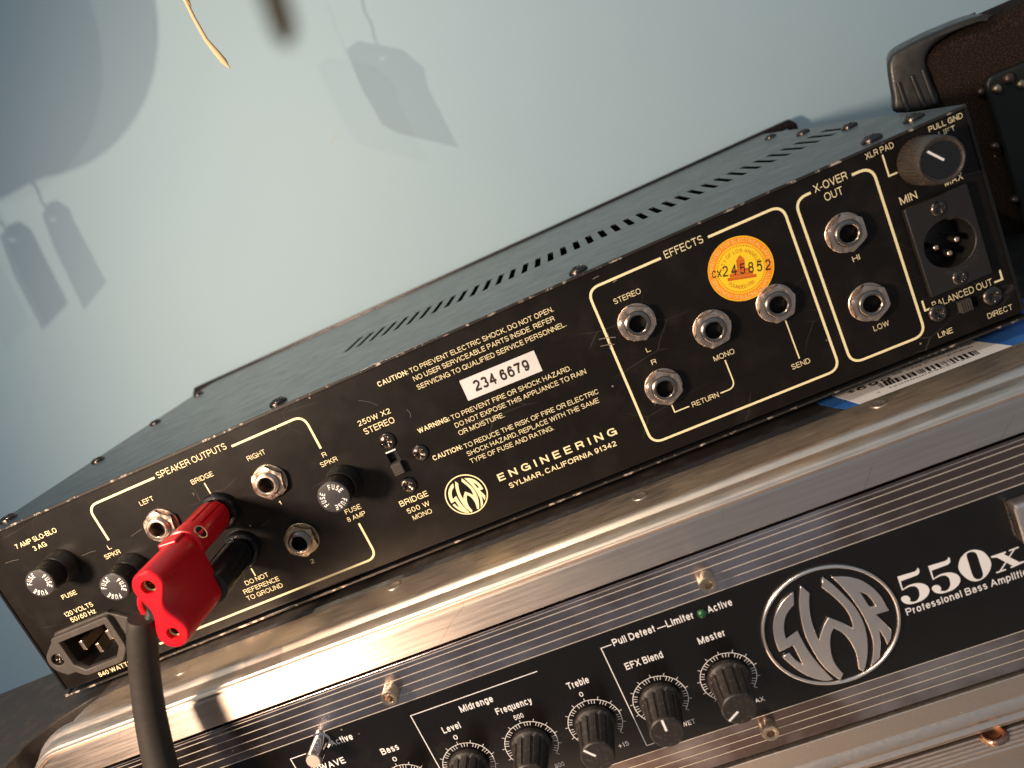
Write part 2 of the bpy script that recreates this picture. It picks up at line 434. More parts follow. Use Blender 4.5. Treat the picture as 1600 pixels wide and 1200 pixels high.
def add_specks(m, scale, col, thr=0.02, lo=None):
    """sparse specks of another colour: dust, nicks and painted metal sparkle"""
    nt = m.node_tree; b = nt.nodes['Principled BSDF']
    tc = nt.nodes.new('ShaderNodeTexCoord'); v = nt.nodes.new('ShaderNodeTexVoronoi'); v.inputs['Scale'].default_value = scale
    nt.links.new(tc.outputs['Object'], v.inputs['Vector'])
    lt = nt.nodes.new('ShaderNodeMath'); lt.operation = 'LESS_THAN'; lt.inputs[1].default_value = thr
    nt.links.new(v.outputs['Distance'], lt.inputs[0])
    sep = nt.nodes.new('ShaderNodeSeparateColor'); nt.links.new(v.outputs['Color'], sep.inputs[0])
    gt = nt.nodes.new('ShaderNodeMath'); gt.operation = 'GREATER_THAN'; gt.inputs[1].default_value = lo if lo else 0.6
    nt.links.new(sep.outputs[0], gt.inputs[0])
    mu = nt.nodes.new('ShaderNodeMath'); mu.operation = 'MULTIPLY'; nt.links.new(lt.outputs[0], mu.inputs[0]); nt.links.new(gt.outputs[0], mu.inputs[1])
    mx = nt.nodes.new('ShaderNodeMix'); mx.data_type = 'RGBA'
    src = b.inputs['Base Color']
    if src.is_linked: nt.links.new(src.links[0].from_socket, mx.inputs[6])
    else: mx.inputs[6].default_value = src.default_value
    mx.inputs[7].default_value = (*col, 1)
    nt.links.new(mu.outputs[0], mx.inputs[0]); nt.links.new(mx.outputs[2], b.inputs['Base Color'])
    return m
def add_scratches(m, scale, col, width=0.004, rot=0.4, stretch=(1, 1, 1), amount=0.5):
    """long thin hairline scratches"""
    nt = m.node_tree; b = nt.nodes['Principled BSDF']
    tc = nt.nodes.new('ShaderNodeTexCoord'); mp = nt.nodes.new('ShaderNodeMapping')
    mp.inputs['Rotation'].default_value = (rot, rot * .7, rot); mp.inputs['Scale'].default_value = stretch
    nt.links.new(tc.outputs['Object'], mp.inputs[0])
    n = nt.nodes.new('ShaderNodeTexNoise'); n.inputs['Scale'].default_value = scale * 2.5; n.inputs['Detail'].default_value = 2
    ad = nt.nodes.new('ShaderNodeVectorMath'); ad.operation = 'MULTIPLY_ADD'; ad.inputs[1].default_value = (.004,) * 3
    nt.links.new(mp.outputs[0], n.inputs['Vector']); nt.links.new(n.outputs['Color'], ad.inputs[0]); nt.links.new(mp.outputs[0], ad.inputs[2])
    v = nt.nodes.new('ShaderNodeTexVoronoi'); v.feature = 'DISTANCE_TO_EDGE'; v.inputs['Scale'].default_value = scale
    nt.links.new(ad.outputs[0], v.inputs['Vector'])
    lt = nt.nodes.new('ShaderNodeMapRange'); lt.inputs['From Min'].default_value = 0; lt.inputs['From Max'].default_value = width
    lt.inputs['To Min'].default_value = amount; lt.inputs['To Max'].default_value = 0
    nt.links.new(v.outputs['Distance'], lt.inputs['Value'])
    n2 = nt.nodes.new('ShaderNodeTexNoise'); n2.inputs['Scale'].default_value = scale * 1.3
    nt.links.new(tc.outputs['Object'], n2.inputs['Vector'])
    g = nt.nodes.new('ShaderNodeMapRange'); g.inputs['From Min'].default_value = .54; g.inputs['From Max'].default_value = .62
    nt.links.new(n2.outputs['Fac'], g.inputs['Value'])
    mu = nt.nodes.new('ShaderNodeMath'); mu.operation = 'MULTIPLY'; nt.links.new(lt.outputs[0], mu.inputs[0]); nt.links.new(g.outputs[0], mu.inputs[1])
    mx = nt.nodes.new('ShaderNodeMix'); mx.data_type = 'RGBA'
    src = b.inputs['Base Color']
    if src.is_linked: nt.links.new(src.links[0].from_socket, mx.inputs[6])
    else: mx.inputs[6].default_value = src.default_value
    mx.inputs[7].default_value = (*col, 1)
    nt.links.new(mu.outputs[0], mx.inputs[0]); nt.links.new(mx.outputs[2], b.inputs['Base Color'])
    return m

M = {}
M['wall'] = mat('wall_paint', (0.40, 0.56, 0.655), 0.75, bump=(420, 0.35, 0.25), noise=(5, (0.425, 0.572, 0.65), .35, .75))
M['panel'] = mat('black_satin_paint', (0.007, 0.0055, 0.0045), 0.42, spec=.2, rvar=(60, .36, .48), bump=(900, 0.12, 0.05), noise=(70, (0.016, 0.013, 0.011), .5, .8))
add_specks(M['panel'], 160, (0.25, 0.22, 0.19), 0.07, 0.9); add_scratches(M['panel'], 22, (0.11, 0.095, 0.08), 0.006, 0.5, (1, 1, 2.4), 0.5)
M['cover'] = mat('black_cover_paint', (0.008, 0.008, 0.008), 0.24, spec=.36, rvar=(90, .21, .28), bump=(900, 0.05, 0.008))
M['edge'] = mat('worn_cover_edge', (0.03, 0.026, 0.022), 0.4, metal=0.3, noise=(220, (0.55, 0.46, 0.38), .56, .66))
M['scuff'] = mat('bare_scuff', (0.20, 0.17, 0.14), 0.6)
M['void'] = mat('inside_shade', (0.004, 0.004, 0.004), 0.9)  # near-black, paints shade into holes and the closed inside
M['cream'] = mat('cream_print', (0.95, 0.84, 0.50), 0.55, noise=(900, (0.85, 0.73, 0.42), .45, .8))
M['white'] = mat('white_print', (0.92, 0.90, 0.88), 0.5)
M['nickel'] = mat('worn_nickel', (0.66, 0.52, 0.42), 0.27, metal=1, rvar=(400, .2, .5), noise=(500, (0.40, 0.29, 0.20), .5, .75), bump=(1200, .2, .05))
M['nickel_dull'] = mat('tarnished_nickel', (0.46, 0.37, 0.25), 0.36, metal=1, rvar=(500, .28, .55), noise=(450, (0.24, 0.17, 0.10), .45, .75), bump=(1200, .2, .05))
M['barrel'] = mat('threaded_barrel', (0.30, 0.25, 0.21), 0.22, metal=1, rvar=(500, .15, .35))
M['screw'] = mat('black_oxide_screw', (0.10, 0.085, 0.075), 0.24, metal=1, rvar=(700, .18, .4), bump=(1500, .15, .05))
M['gold'] = mat('brass_contact', (0.75, 0.52, 0.22), 0.25, metal=1)
M['pin'] = mat('pin_metal', (0.70, 0.55, 0.42), 0.3, metal=1)
M['bplastic'] = mat('black_plastic', (0.014, 0.012, 0.011), 0.34, rvar=(300, .3, .45), bump=(1500, .1, .04))
M['bgloss'] = mat('black_gloss_plastic', (0.010, 0.010, 0.011), 0.16)
M['brough'] = mat('dusty_black_plastic', (0.020, 0.016, 0.014), 0.5, noise=(900, (0.13, 0.10, 0.08), .58, .72), bump=(1800, .2, .05))
M['kgrip'] = mat('dusty_knob_grip', (0.035, 0.027, 0.022), 0.42, noise=(1500, (0.11, 0.085, 0.065), .5, .8))
M['capface'] = mat('fuse_cap_face', (0.030, 0.028, 0.030), 0.42, bump=(2200, .15, .03), noise=(600, (0.045, 0.042, 0.045), .4, .8))
M['iec'] = mat('inlet_plastic', (0.050, 0.043, 0.038), 0.55, bump=(1500, .25, .05), noise=(200, (0.08, 0.065, 0.052), .5, .8))
M['red'] = mat('red_plastic', (0.60, 0.004, 0.012), 0.36, sss=0.03, rvar=(200, .28, .36), bump=(300, .04, .1))
M['cable'] = mat('black_cable_jacket', (0.020, 0.016, 0.013), 0.62, spec=.35, bump=(900, .15, .1), noise=(250, (0.030, 0.025, 0.020), .4, .8))
M['orange'] = mat('orange_sticker', (0.92, 0.29, 0.010), 0.4)
M['yellow'] = mat('yellow_sticker', (0.95, 0.66, 0.02), 0.4)
M['seal_text'] = mat('pale_yellow_ink', (0.98, 0.72, 0.18), 0.5)
M['orange2'] = mat('orange_ink', (0.62, 0.13, 0.01), 0.5)
M['ink'] = mat('black_ink', (0.02, 0.012, 0.01), 0.5)
M['paper'] = mat('white_label_paper', (0.72, 0.70, 0.68), 0.45, noise=(120, (0.66, 0.63, 0.62), .4, .7))
M['tape'] = mat('blue_tape', (0.02, 0.09, 0.33), 0.35, bump=(300, .5, .3), noise=(90, (0.04, 0.16, 0.45), .4, .7))
M['alu'] = mat('rolled_aluminium', (0.84, 0.71, 0.59), 0.42, metal=1, rvar=(700, .36, .5), bump=(1500, .2, .03), noise=(300, (0.72, 0.61, 0.51), .4, .75), scale=(0.12, 1, 1))
add_specks(M['alu'], 260, (0.97, .92, .86), 0.08, 0.9)  # bright specks put the bead's sparkle into the colour
M['brushed'] = mat('brushed_aluminium_face', (0.82, 0.69, 0.59), 0.5, aniso=.9, metal=1, rvar=(900, .40, .58), bump=(1500, .22, .03), noise=(700, (0.70, 0.58, 0.50), .35, .75), scale=(0.04, 1, 1))
add_scratches(M['brushed'], 22, (0.18, 0.13, 0.10), 0.004, 0.9, (1, 1, 1), 0.4); add_specks(M['brushed'], 200, (0.95, .9, .85), 0.07, 0.95)
M['aluw'] = mat('worn_aluminium', (0.66, 0.575, 0.50), 0.46, metal=1, rvar=(900, .36, .52), bump=(2600, .35, .04), noise=(900, (0.58, 0.50, 0.43), .35, .8))
add_specks(M['aluw'], 300, (0.95, .9, .85), 0.10, 0.9)
M['laminate'] = mat('black_laminate', (0.020, 0.016, 0.013), 0.45, rvar=(120, .38, .55), bump=(700, .3, .08), noise=(120, (0.045, 0.035, 0.027), .5, .8))
add_scratches(M['laminate'], 28, (0.16, 0.12, 0.09), 0.004, 1.3, (1, 1.6, 1), 0.45)
M['faceblack'] = mat('black_faceplate', (0.006, 0.005, 0.0045), 0.22, rvar=(90, .18, .28)); add_specks(M['faceblack'], 180, (0.25, 0.22, 0.2), 0.06, 0.9)
M['chrome'] = mat('black_chrome', (0.56, 0.51, 0.52), 0.2, metal=1, rvar=(50, .16, .34), noise=(14, (0.24, 0.175, 0.155), .42, .6), bump=(500, .03, .05)); add_specks(M['chrome'], 170, (0.9, .85, .8), 0.06, 0.9)  # broad brown mottle paints the reflected room into the colour
M['pinline'] = mat('polished_line', (0.95, 0.86, 0.72), 0.35, metal=0.5)
M['emblem'] = mat('satin_emblem_metal', (0.95, 0.86, 0.79), 0.36, metal=1, rvar=(60, .25, .4), bump=(900, .08, .04))
M['knurl'] = mat('knurled_nickel', (0.62, 0.50, 0.38), 0.32, metal=1, bump=(1500, .3, .1))
M['chromebtn'] = mat('chrome_button', (0.75, 0.70, 0.66), 0.08, metal=1)
M['btnface'] = mat('button_face', (0.60, 0.47, 0.38), 0.4)
M['led'] = mat('green_led', (0.015, 0.09, 0.03), 0.15, coat=.5)
M['carpet'] = mat('charcoal_carpet', (0.015, 0.010, 0.0075), 1.0, spec=.1, noise=(1500, (0.085, 0.056, 0.042), .48, .8), bump=(1300, 1.0, .6))
add_specks(M['carpet'], 260, (.35, .3, .26), .1, .93)
M['corner'] = mat('corner_plastic', (0.022, 0.021, 0.019), 0.33, rvar=(120, .25, .5), bump=(200, .2, .2))
M['plate'] = mat('recess_plate_metal', (0.010, 0.012, 0.011), 0.4, spec=.3, rvar=(90, .3, .45), bump=(300, .1, .1))
M['studm'] = mat('dull_stud', (0.10, 0.07, 0.06), 0.4, metal=.8)
M['copper'] = mat('copper_rivet', (0.40, 0.24, 0.17), 0.42, metal=1, rvar=(500, .2, .45), bump=(900, .2, .05))
M['string'] = mat('natural_string', (0.75, 0.50, 0.28), 0.8, bump=(1500, .5, .1))
M['tagcard'] = mat('tag_card', (0.55, 0.50, 0.42), 0.8, bump=(900, .2, .05))
M['brown'] = mat('brown_wood', (0.36, 0.26, 0.15), 0.6, noise=(120, (0.20, 0.12, 0.06), .4, .7))
M['anod'] = mat('anodised_edge', (0.026, 0.020, 0.021), 0.3, metal=0.5, rvar=(200, .25, .4))

# ------------------------------------------------------------------ shared small meshes
def phillips(r=3.6, h=1.9, d=1.3):
    mb = MB(); n = 64
    def fn(a):
        out = [(r, 0.0), (r, 0.25)]
        for k in range(1, 13):
            q = k / 12; rr = r * math.cos(q * PI / 2) ** 0.85 if k < 12 else 0.02
            hh = 0.25 + (h - 0.25) * math.sin(q * PI / 2) ** 1.1
            x, y = rr * math.cos(a), rr * math.sin(a)
            arm = 0.17 * r * (1 + .4 * rr / r)
            ins = (abs(x) < arm or abs(y) < arm) and rr < 0.60 * r
            if ins: hh -= d * (1 - rr / (0.75 * r))
            out.append((rr, hh))
        return out
    mb.polar(fn, n, cap1=True)
    return mb.mesh('screw_head', 50)
SCREW = phillips()
SCREW.materials.append(M['screw'])
def screw(parent, x, z, rot=0.3, y=0, s=1.0, name='screw', up=False, m=None):
    o = bpy.data.objects.new(name, SCREW); COL.objects.link(o); o.parent = parent
    if up:
        o.location = Vector((x, y, z)) * MM; o.rotation_euler = (-PI / 2, 0, rot)
    else:
        o.location = Vector((x, y, z)) * MM; o.rotation_euler = (0, rot, 0)
    o.scale = (s, s, s)
    return o

# ==================================================================  SETTING: wall
WALL_Y = 284
bm_ = MB()
wm = []
bm_.add([(-1500, WALL_Y, -900), (1900, WALL_Y, -900), (1900, WALL_Y, 1500), (-1500, WALL_Y, 1500)], [(0, 1, 2, 3)])
wall = bm_.build('wall', M['wall']); wall['kind'] = 'structure'
tag(wall, kind='structure')

# small chip in the wall paint
wc = onY(524, 216, WALL_Y)
mb = MB(); mb.stroke([(wc.x - 4.5, wc.z - 2.5), (wc.x - 1, wc.z), (wc.x + 5, wc.z + 2)], .45, y=WALL_Y - .1); mb.build('paint_chip', M['tagcard'], wall)

# ==================================================================  UPPER AMPLIFIER
W_, H_, D_ = 432.0, 82.2, 273.0
amp = empty('bass_amplifier', 'black bass amplifier showing its rear panel of jacks and cream lettering on the road case', 'amplifier')

# rear panel: sheet with real openings
zt = 80.6; zb = 2.4
IECC = (25.3, 0)
iec_a = A(86, 1032.7); iec_z = 0.5 * (iec_a[1] + A(197, 977)[1])
icx, icz = 27.6, 18.3
s1 = [A(604.7, 689.7, 1), A(656, 708.5, 1), A(637.7, 759, 1)]
sw1 = [A(603.5, 709), A(621, 703), A(634, 735), A(618.4, 742)]
sw1x = (sum(p[0] for p in sw1) / 4); sw1t = (sw1[0][1] + sw1[1][1]) / 2; sw1b = (sw1[2][1] + sw1[3][1]) / 2
s2a, s2b = A(1468, 490, 1.5), A(1553.4, 463.4, 1.5)
sl = A(1493, 484), A(1531, 468)
sw2z = (s2a[1] + s2b[1]) / 2; sw2x0 = sl[0][0] + .8; sw2x1 = sl[1][0] - .8
xc = A(1484.7, 380, 3)
holes = [rrect(icx - 12.4, icx + 12.4, icz - 8.7, icz + 8.7, 1.2),
         rrect(sw1x - 2.3, sw1x + 2.3, sw1b, sw1t, .3, 2),
         rrect(sw2x0, sw2x1, sw2z - 2.3, sw2z + 2.3, .3, 2),
         circle(xc[0], xc[1], 9.4, 40)]
pm = fill([rrect(1.0, W_ - 1.0, zb, zt, 0.8, 3)] + holes, thick=1.2, off=-1.2)
rear = link('rear_panel', pm, M['panel'], amp)
# sharply bent panel lip catching light along the top and bottom
mb = MB(); mb.tube([(1.2, 0.45, zt + .1), (W_ - 1.2, 0.45, zt + .1)], 0.55, 8)
mb.build('panel_bend', M['panel'], amp, smooth=60)
mb = MB(); mb.tube([(1.2, 0.5, zb), (W_ - 1.2, 0.5, zb)], 0.6, 8); mb.build('panel_bend', M['panel'], amp, smooth=60)
# unseen black sheet so nothing shines through the openings
mb = MB(); mb.box(1.5, W_ - 1.5, 30, 31, 2, 80); mb.build('inner_shield', M['void'], amp)

# top cover with vent slots
slots = []
for i in range(38):
    x = 163 + i * 7.0
    slots.append(rrect(x - 1.6, x + 1.6, 81, 117, 1.4, 4))
cm = fill([rrect(0, W_, -0.9, D_ - 4, .6, 2)] + slots, thick=1.1, axis='XY', off=H_ - 1.1)
cover = link('top_cover', cm, M['cover'], amp)
for x0_ in (0, W_ - 1.1):
    mb = MB(); mb.box(x0_, x0_ + 1.1, -0.7, D_ - 4, 3, H_ - 1.1); mb.build('side_wall', M['cover'], amp, bevel=.2)
mb = MB(); mb.box(.3, W_ - .3, -1.06, -0.9, H_ - 1.0, H_ - .12); mb.build('cover_edge', M['edge'], cover)
# bottom cover with its worn edge
mb = MB(); mb.box(-.2, W_, -1.6, D_ - 4, 0.0, 1.1); bc = mb.build('bottom_cover', M['cover'], amp, bevel=.25)
mb = MB(); mb.box(0.2, W_ - .4, -1.75, -1.6, .15, .95); mb.build('cover_edge', M['edge'], bc)
mb = MB(); mb.box(-.8, 1.4, -1.9, 3, 0.1, 1.5); mb.build('corner_tab', M['edge'], amp, bevel=.2)
for fx, fy in ((40, 30), (392, 30), (40, 230), (392, 230)):
    mb = MB(); mb.lathe([(8, 0), (8, 4.6), (6.5, 5.2)], 24, cap0=True, cap1=True)
    o = mb.build('rubber_foot', M['bplastic'], amp, smooth=40, loc=(fx, fy, 0.1)); o.rotation_euler = (PI / 2, 0, 0)
    o.scale = (1, .45, 1)
# far front panel with rack ears, just higher than the cover
ear = [(-25, 0), (457, 0), (457, 79), (453, 83.7), (-21, 83.7), (-25, 79)]
slot_l = rrect(-20, -11, 73, 78, 2.4); slot_r = rrect(443, 452, 73, 78, 2.4)
slot_l2 = rrect(-20, -11, 8, 13, 2.4); slot_r2 = rrect(443, 452, 8, 13, 2.4)
fm = fill([ear, slot_l, slot_r, slot_l2, slot_r2], thick=4.5, off=-(D_ + .5))
link('front_panel', fm, M['anod'], amp, bevel=.3)
# cover screws
for x, y in ((9, 17), (10, 88), (10, 152), (10, 214), (152, 9), (286, 8), (404, 13), (423, 20), (423, 84), (423, 150), (423, 212)):
    screw(amp, x, H_ + .05, R.uniform(0, 3), y=y, s=1.08 if y < 30 else 1.0, up=True)

# ---- printed lines
def border(pts, wd=0.95, rad=4.5, closed=False, F_=A, parent=None, m='cream', y=-0.07, name='border_line', snap=True, root=None):
    P = [Vector(F_(*p)) for p in pts]
    if snap:                               # printed rules run exactly level or upright
        for i in range(len(P) - 1):
            d = P[i + 1] - P[i]
            if abs(d.x) > abs(d.y): z = (P[i].y + P[i + 1].y) / 2 if i == 0 else P[i].y; P[i].y = z; P[i + 1].y = z
            else: x = (P[i].x + P[i + 1].x) / 2 if i == 0 else P[i].x; P[i].x = x; P[i + 1].x = x
    out = []
    for i, p in enumerate(P):
        if i in (0, len(P) - 1) or rad == 0: out.append(p); continue
        a = (P[i - 1] - p).normalized(); b = (P[i + 1] - p).normalized()
        s_, e_ = p + a * rad, p + b * rad
        for k in range(7):
            t = k / 6; c = 0.62
            q = s_ * (1 - t) ** 3 + 3 * (s_ + (p - s_) * c) * t * (1 - t) ** 2 + 3 * (e_ + (p - e_) * c) * t * t * (1 - t) + e_ * t ** 3
            out.append(q)
    mb = MB(); mb.stroke(out, wd, y=y)
    return mb.build(name, M[m], parent or rear)
border([(242, 747), (136.5, 791), (164.3, 846.3)], 0.95)
border([(361.3, 696.3), (474, 650), (503, 700)], 0.95)
border([(562, 817), (588, 871), (303, 985), (250, 1007)], 0.95)
border([(319.3, 754.5), (330.5, 773.8)], 0.5)
border([(392.7, 888), (399, 899.7)], 0.5)
border([(1032.7, 404), (917, 453), (1018, 694), (1313, 578), (1222, 320), (1106.7, 371.7)], 0.95)
border([(1266.7, 301.7), (1241, 312), (1331, 568.5), (1446, 521), (1357, 262), (1330.7, 272.7)], 0.95)
border([(1050, 632.7), (1054, 644), (1077.7, 636.7)], 0.5, 0)
border([(1126, 615), (1149, 604), (1135, 561.7)], 0.5, 3)
border([(1226.7, 500), (1249.3, 560)], 0.5)
border([(1378.3, 242.3), (1389.3, 275), (1402, 270)], 0.6, 0)
border([(1440.7, 469.8), (1445.3, 485.3), (1455.3, 480.8)], 0.7, 0)
border([(1553.4, 441.3), (1566, 436.3), (1561, 421.5)], 0.7, 0)

# ---- lettering
def LT(body, a, b, h, off=0.0, track=0.0, m='cream'):
    mb = MB(); line_text(mb, A, body, a, b, h, off, track)
    return mb.build('lettering', M[m], rear)
BO = 0.022
LT('7 AMP SLO-BLO', (26, 856.7), (90.7, 832.3), 2.2, .006)
LT('3 AG', (54.3, 860.7), (74.3, 852.7), 2.2, .006)
LT('FUSE', (99, 936.7), (121, 927.7), 2.1, .006)
LT('120 VOLTS', (103.3, 964), (146.7, 946.7), 2.2, .006)
LT('50/60 Hz', (113.3, 972.7), (150.7, 956.7), 2.2, .006)
LT('840 WATTS', (156.7, 1057.9), (207, 1037.5), 2.2, .006)
LT('L', (170.8, 858.8), (175.4, 856.5), 2.0)
LT('SPKR', (166.3, 874.5), (189.3, 863.8), 2.1)
LT('LEFT', (220.5, 790.5), (241.3, 781.3), 2.1)
LT('SPEAKER OUTPUTS', (247.5, 747), (355.5, 701.3), 2.75)
LT('BRIDGE', (300.8, 757), (334.5, 743.3), 2.1)
LT('DO NOT', (385.5, 915), (420.5, 900), 2.1)
LT('REFERENCE', (383, 928.5), (437.3, 906.5), 2.1)
LT('TO GROUND', (387.8, 938.7), (442.8, 916.5), 2.1)
LT('1', (437.5, 789), (440.5, 787.5), 1.7)
LT('2', (487, 880.5), (492, 878.5), 1.9)
LT('RIGHT', (388, 720), (416.3, 709.3), 2.1)
LT('R', (505.5, 715), (511.5, 712), 2.0)
LT('SPKR', (503, 730.5), (528.3, 719.5), 2.1)
LT('FUSE', (541.3, 803.8), (565, 793.8), 2.1)
LT('8 AMP', (545, 816.3), (572, 803.8), 2.1)
LT('250W X2', (561.3, 665.5), (611.3, 645.5), 2.2, .004, .05)
LT('STEREO', (571.3, 678.8), (618, 660), 2.6, .006)
LT('BRIDGE', (626.8, 792), (670, 774.3), 2.5, .008)
LT('500 W', (638.3, 803), (672.5, 788.8), 2.2, 0, .05)
LT('MONO', (647, 813), (675.8, 800.5), 2.1)
LT('CAUTION:', (591.7, 604), (639, 585), 2.1, BO)
LT('TO PREVENT ELECTRIC SHOCK, DO NOT OPEN.', (641.7, 582.5), (865.7, 487), 2.0)
LT('NO USER SERVICEABLE PARTS INSIDE. REFER', (647.3, 594.8), (867.7, 501.7), 2.0)
LT('SERVICING TO QUALIFIED SERVICE PERSONNEL.', (653.3, 608.3), (885.7, 510), 2.0)
LT('WARNING:', (655, 677.7), (703.3, 656.7), 2.1, BO)
LT('TO PREVENT FIRE OR SHOCK HAZARD.', (706.7, 656), (893.3, 578.3), 2.0)
LT('DO NOT EXPOSE THIS APPLIANCE TO RAIN', (712.7, 668.3), (916.7, 583.3), 2.0)
LT('OR MOISTURE.', (718.3, 680.3), (789, 651), 2.0)
LT('CAUTION:', (678.3, 720), (723.3, 701), 2.1, BO)
LT('TO REDUCE THE RISK OF FIRE OR ELECTRIC', (726.7, 700.5), (936, 615), 2.0)
LT('SHOCK HAZARD, REPLACE WITH THE SAME', (731.7, 712.8), (936.7, 628.3), 2.0)
LT('TYPE OF FUSE AND RATING.', (736.7, 724.5), (865.7, 671), 2.0)
LT('ENGINEERING', (780.7, 752.2), (965, 678), 3.2, BO, .38)
LT('SYLMAR, CALIFORNIA 91342', (797.3, 762), (964.3, 696.7), 2.2, .016)
LT('EFFECTS', (1040, 403.3), (1100, 379.3), 2.9)
LT('STEREO', (960.7, 475), (1002.3, 458.3), 2.1)
LT('L', (1011, 550.7), (1017, 548.3), 1.8)
LT('R', (1019.3, 570), (1026.5, 567.3), 1.9)
LT('MONO', (1116.7, 565), (1148.3, 551.7), 2.1)
LT('RETURN', (1082.7, 636), (1124, 620), 2.1)
LT('SEND', (1238.3, 577.3), (1266.7, 566.7), 2.1)
LT('X-OVER', (1273.3, 301), (1325, 280), 2.9)
LT('OUT', (1290, 314), (1318.3, 303.3), 2.9)
LT('HI', (1333.3, 409.3), (1344.3, 405), 2.1)
LT('LOW', (1366, 517.3), (1390, 508.3), 2.1)
LT('XLR PAD', (1353.3, 249), (1397.3, 231), 2.2, .006)
LT('PULL GND', (1451.7, 205.2), (1505.3, 185.3), 1.95, .008)
LT('LIFT', (1468, 213.5), (1493.3, 203), 1.75, .004)
LT('MIN', (1407.5, 320), (1434.2, 310), 2.9, .004)
LT('MAX', (1477, 291), (1505.5, 280), 2.7, .004)
LT('BALANCED OUT', (1458, 481.3), (1551.6, 446), 2.6)
LT('DIRECT', (1544, 497.6), (1582.8, 483.5), 2.1)
LT('LINE', (1466.7, 527.5), (1489.7, 519.7), 2.1)

# ---- scuffs and nicks the photograph shows on the panel
mb = MB()
for a_, b_, w_s in (((936, 530), (962, 527), .32), (((938, 541)), (960, 538), .28), ((949, 520), (953, 545), .2), ((926, 436), (936, 431), .22), ((958, 441), (964, 437), .3), ((8, 880), (30, 874), .09), ((128, 868), (150, 860), .09), ((205, 838), (222, 826), .10), ((300, 770), (303, 774), .2), ((636, 640), (642, 652), .12), ((748, 595), (752, 606), .08), ((560, 625), (590, 633), .07)):
    mb.stroke([A(*a_), A((a_[0] + b_[0]) / 2 + 1.5, (a_[1] + b_[1]) / 2 - 1.2), A(*b_)], w_s, y=-.16)
tag(mb.build('scuff_mark', M['scuff'], rear), kind='stuff')
# ---- emblem outlines (traced round the ring: centre 645,590 in tracing units)
SW_S = [(325, 298, 1), (330, 408, 1), (285, 460), (255, 520), (245, 590), (250, 650), (262, 700, 1), (360, 630, 1), (400, 710), (445, 790), (510, 880), (580, 960), (665, 1045, 1), (600, 1055), (500, 1035), (400, 990), (310, 925), (230, 852, 1), (290, 818, 1), (345, 880), (405, 922, 1), (365, 840), (318, 752, 1), (205, 812, 1), (170, 720), (152, 620), (160, 530), (195, 440), (250, 360)]
SW_W = [(385, 245, 1), (462, 308, 1), (460, 400), (470, 500), (495, 600), (542, 715, 1), (575, 610), (622, 515, 1), (735, 560), (832, 612, 1), (820, 540), (780, 460), (720, 390), (650, 325), (568, 262, 1), (575, 172, 1), (660, 235), (760, 330), (850, 430), (915, 545), (950, 670), (958, 790), (950, 880), (925, 978, 1), (882, 955, 1), (870, 880), (850, 800), (800, 710), (740, 645), (668, 608, 1), (645, 660), (638, 740), (648, 820), (670, 890), (705, 945), (750, 995, 1), (725, 1052, 1), (640, 990), (560, 910), (490, 800), (430, 680), (392, 540), (374, 400)]
SW_R = [(650, 172, 1), (780, 170), (900, 200), (1000, 265), (1075, 345), (1138, 458, 1), (1028, 492, 1), (1100, 560), (1160, 625, 1), (1155, 690), (1125, 750, 1), (1100, 690), (1058, 625, 1), (1068, 740), (1060, 860, 1), (985, 935, 1), (1005, 800), (998, 700), (960, 590), (900, 470), (810, 340), (730, 250)]
SW_H = [(890, 298, 1), (960, 330), (1025, 415, 1), (1000, 428), (972, 425, 1)]
def tr(pt): return B(1180 + pt[0] / 5.4545, 870 + pt[1] / 5.4545, 1.0)
ex = [tr(p) for p in ((62, 590), (1228, 590), (645, 70), (645, 1108))]
EC = Vector(((ex[0][0] + ex[1][0] + ex[2][0] + ex[3][0]) / 4, (ex[0][1] + ex[1][1] + ex[2][1] + ex[3][1]) / 4))
ER = sum((Vector(e) - EC).length for e in ex) / 4
def emb(loop):
    return [(Vector(tr(p)) - EC) / ER for p in catmull(loop, 4)]
EMB = [emb(SW_S), emb(SW_W), emb(SW_R), emb(SW_H)]
# printed emblem on the rear panel
lc = Vector(A(728.6, 772.7)); lr = 8.9
mb = MB(); mb.stroke(circle(lc.x, lc.y, lr - .25, 64), 0.5, closed=True); mb.build('emblem_ring', M['cream'], rear)
for nm, lps in (('emblem_letter', [EMB[0]]), ('emblem_letter', [EMB[1]]), ('emblem_letter', [EMB[2], EMB[3]])):
    me = fill([[(lc.x + p[0] * lr, lc.y + p[1] * lr) for p in lp] for lp in lps], 0, off=0.07); link(nm, me, M['cream'], rear)

# ---- serial sticker
c = [Vector(A(717.7, 596.7)), Vector(A(833.3, 546)), Vector(A(846.7, 576.7)), Vector(A(733.3, 628.3))]
sw_ = ((c[1].x - c[0].x) + (c[2].x - c[3].x)) / 2; sh_ = ((c[0].y - c[3].y) + (c[1].y - c[2].y)) / 2
scx = sum(p.x for p in c) / 4; scz = sum(p.y for p in c) / 4
sang = math.radians(-0.9)
sticker = link('serial_sticker', fill([rrect(-sw_ / 2, sw_ / 2, -sh_ / 2, sh_ / 2, .2, 2)], thick=.12), M['paper'], amp, loc=(scx, -.02, scz))
sticker.rotation_euler = (0, -sang, 0); sticker['label'] = 'white serial number sticker on the rear panel'
mb = MB(); put_text(mb, '234 6679', (-11.4, -2.2), 23.4, 4.6, .03, 0, y=-.18); mb.build('lettering', M['ink'], sticker)

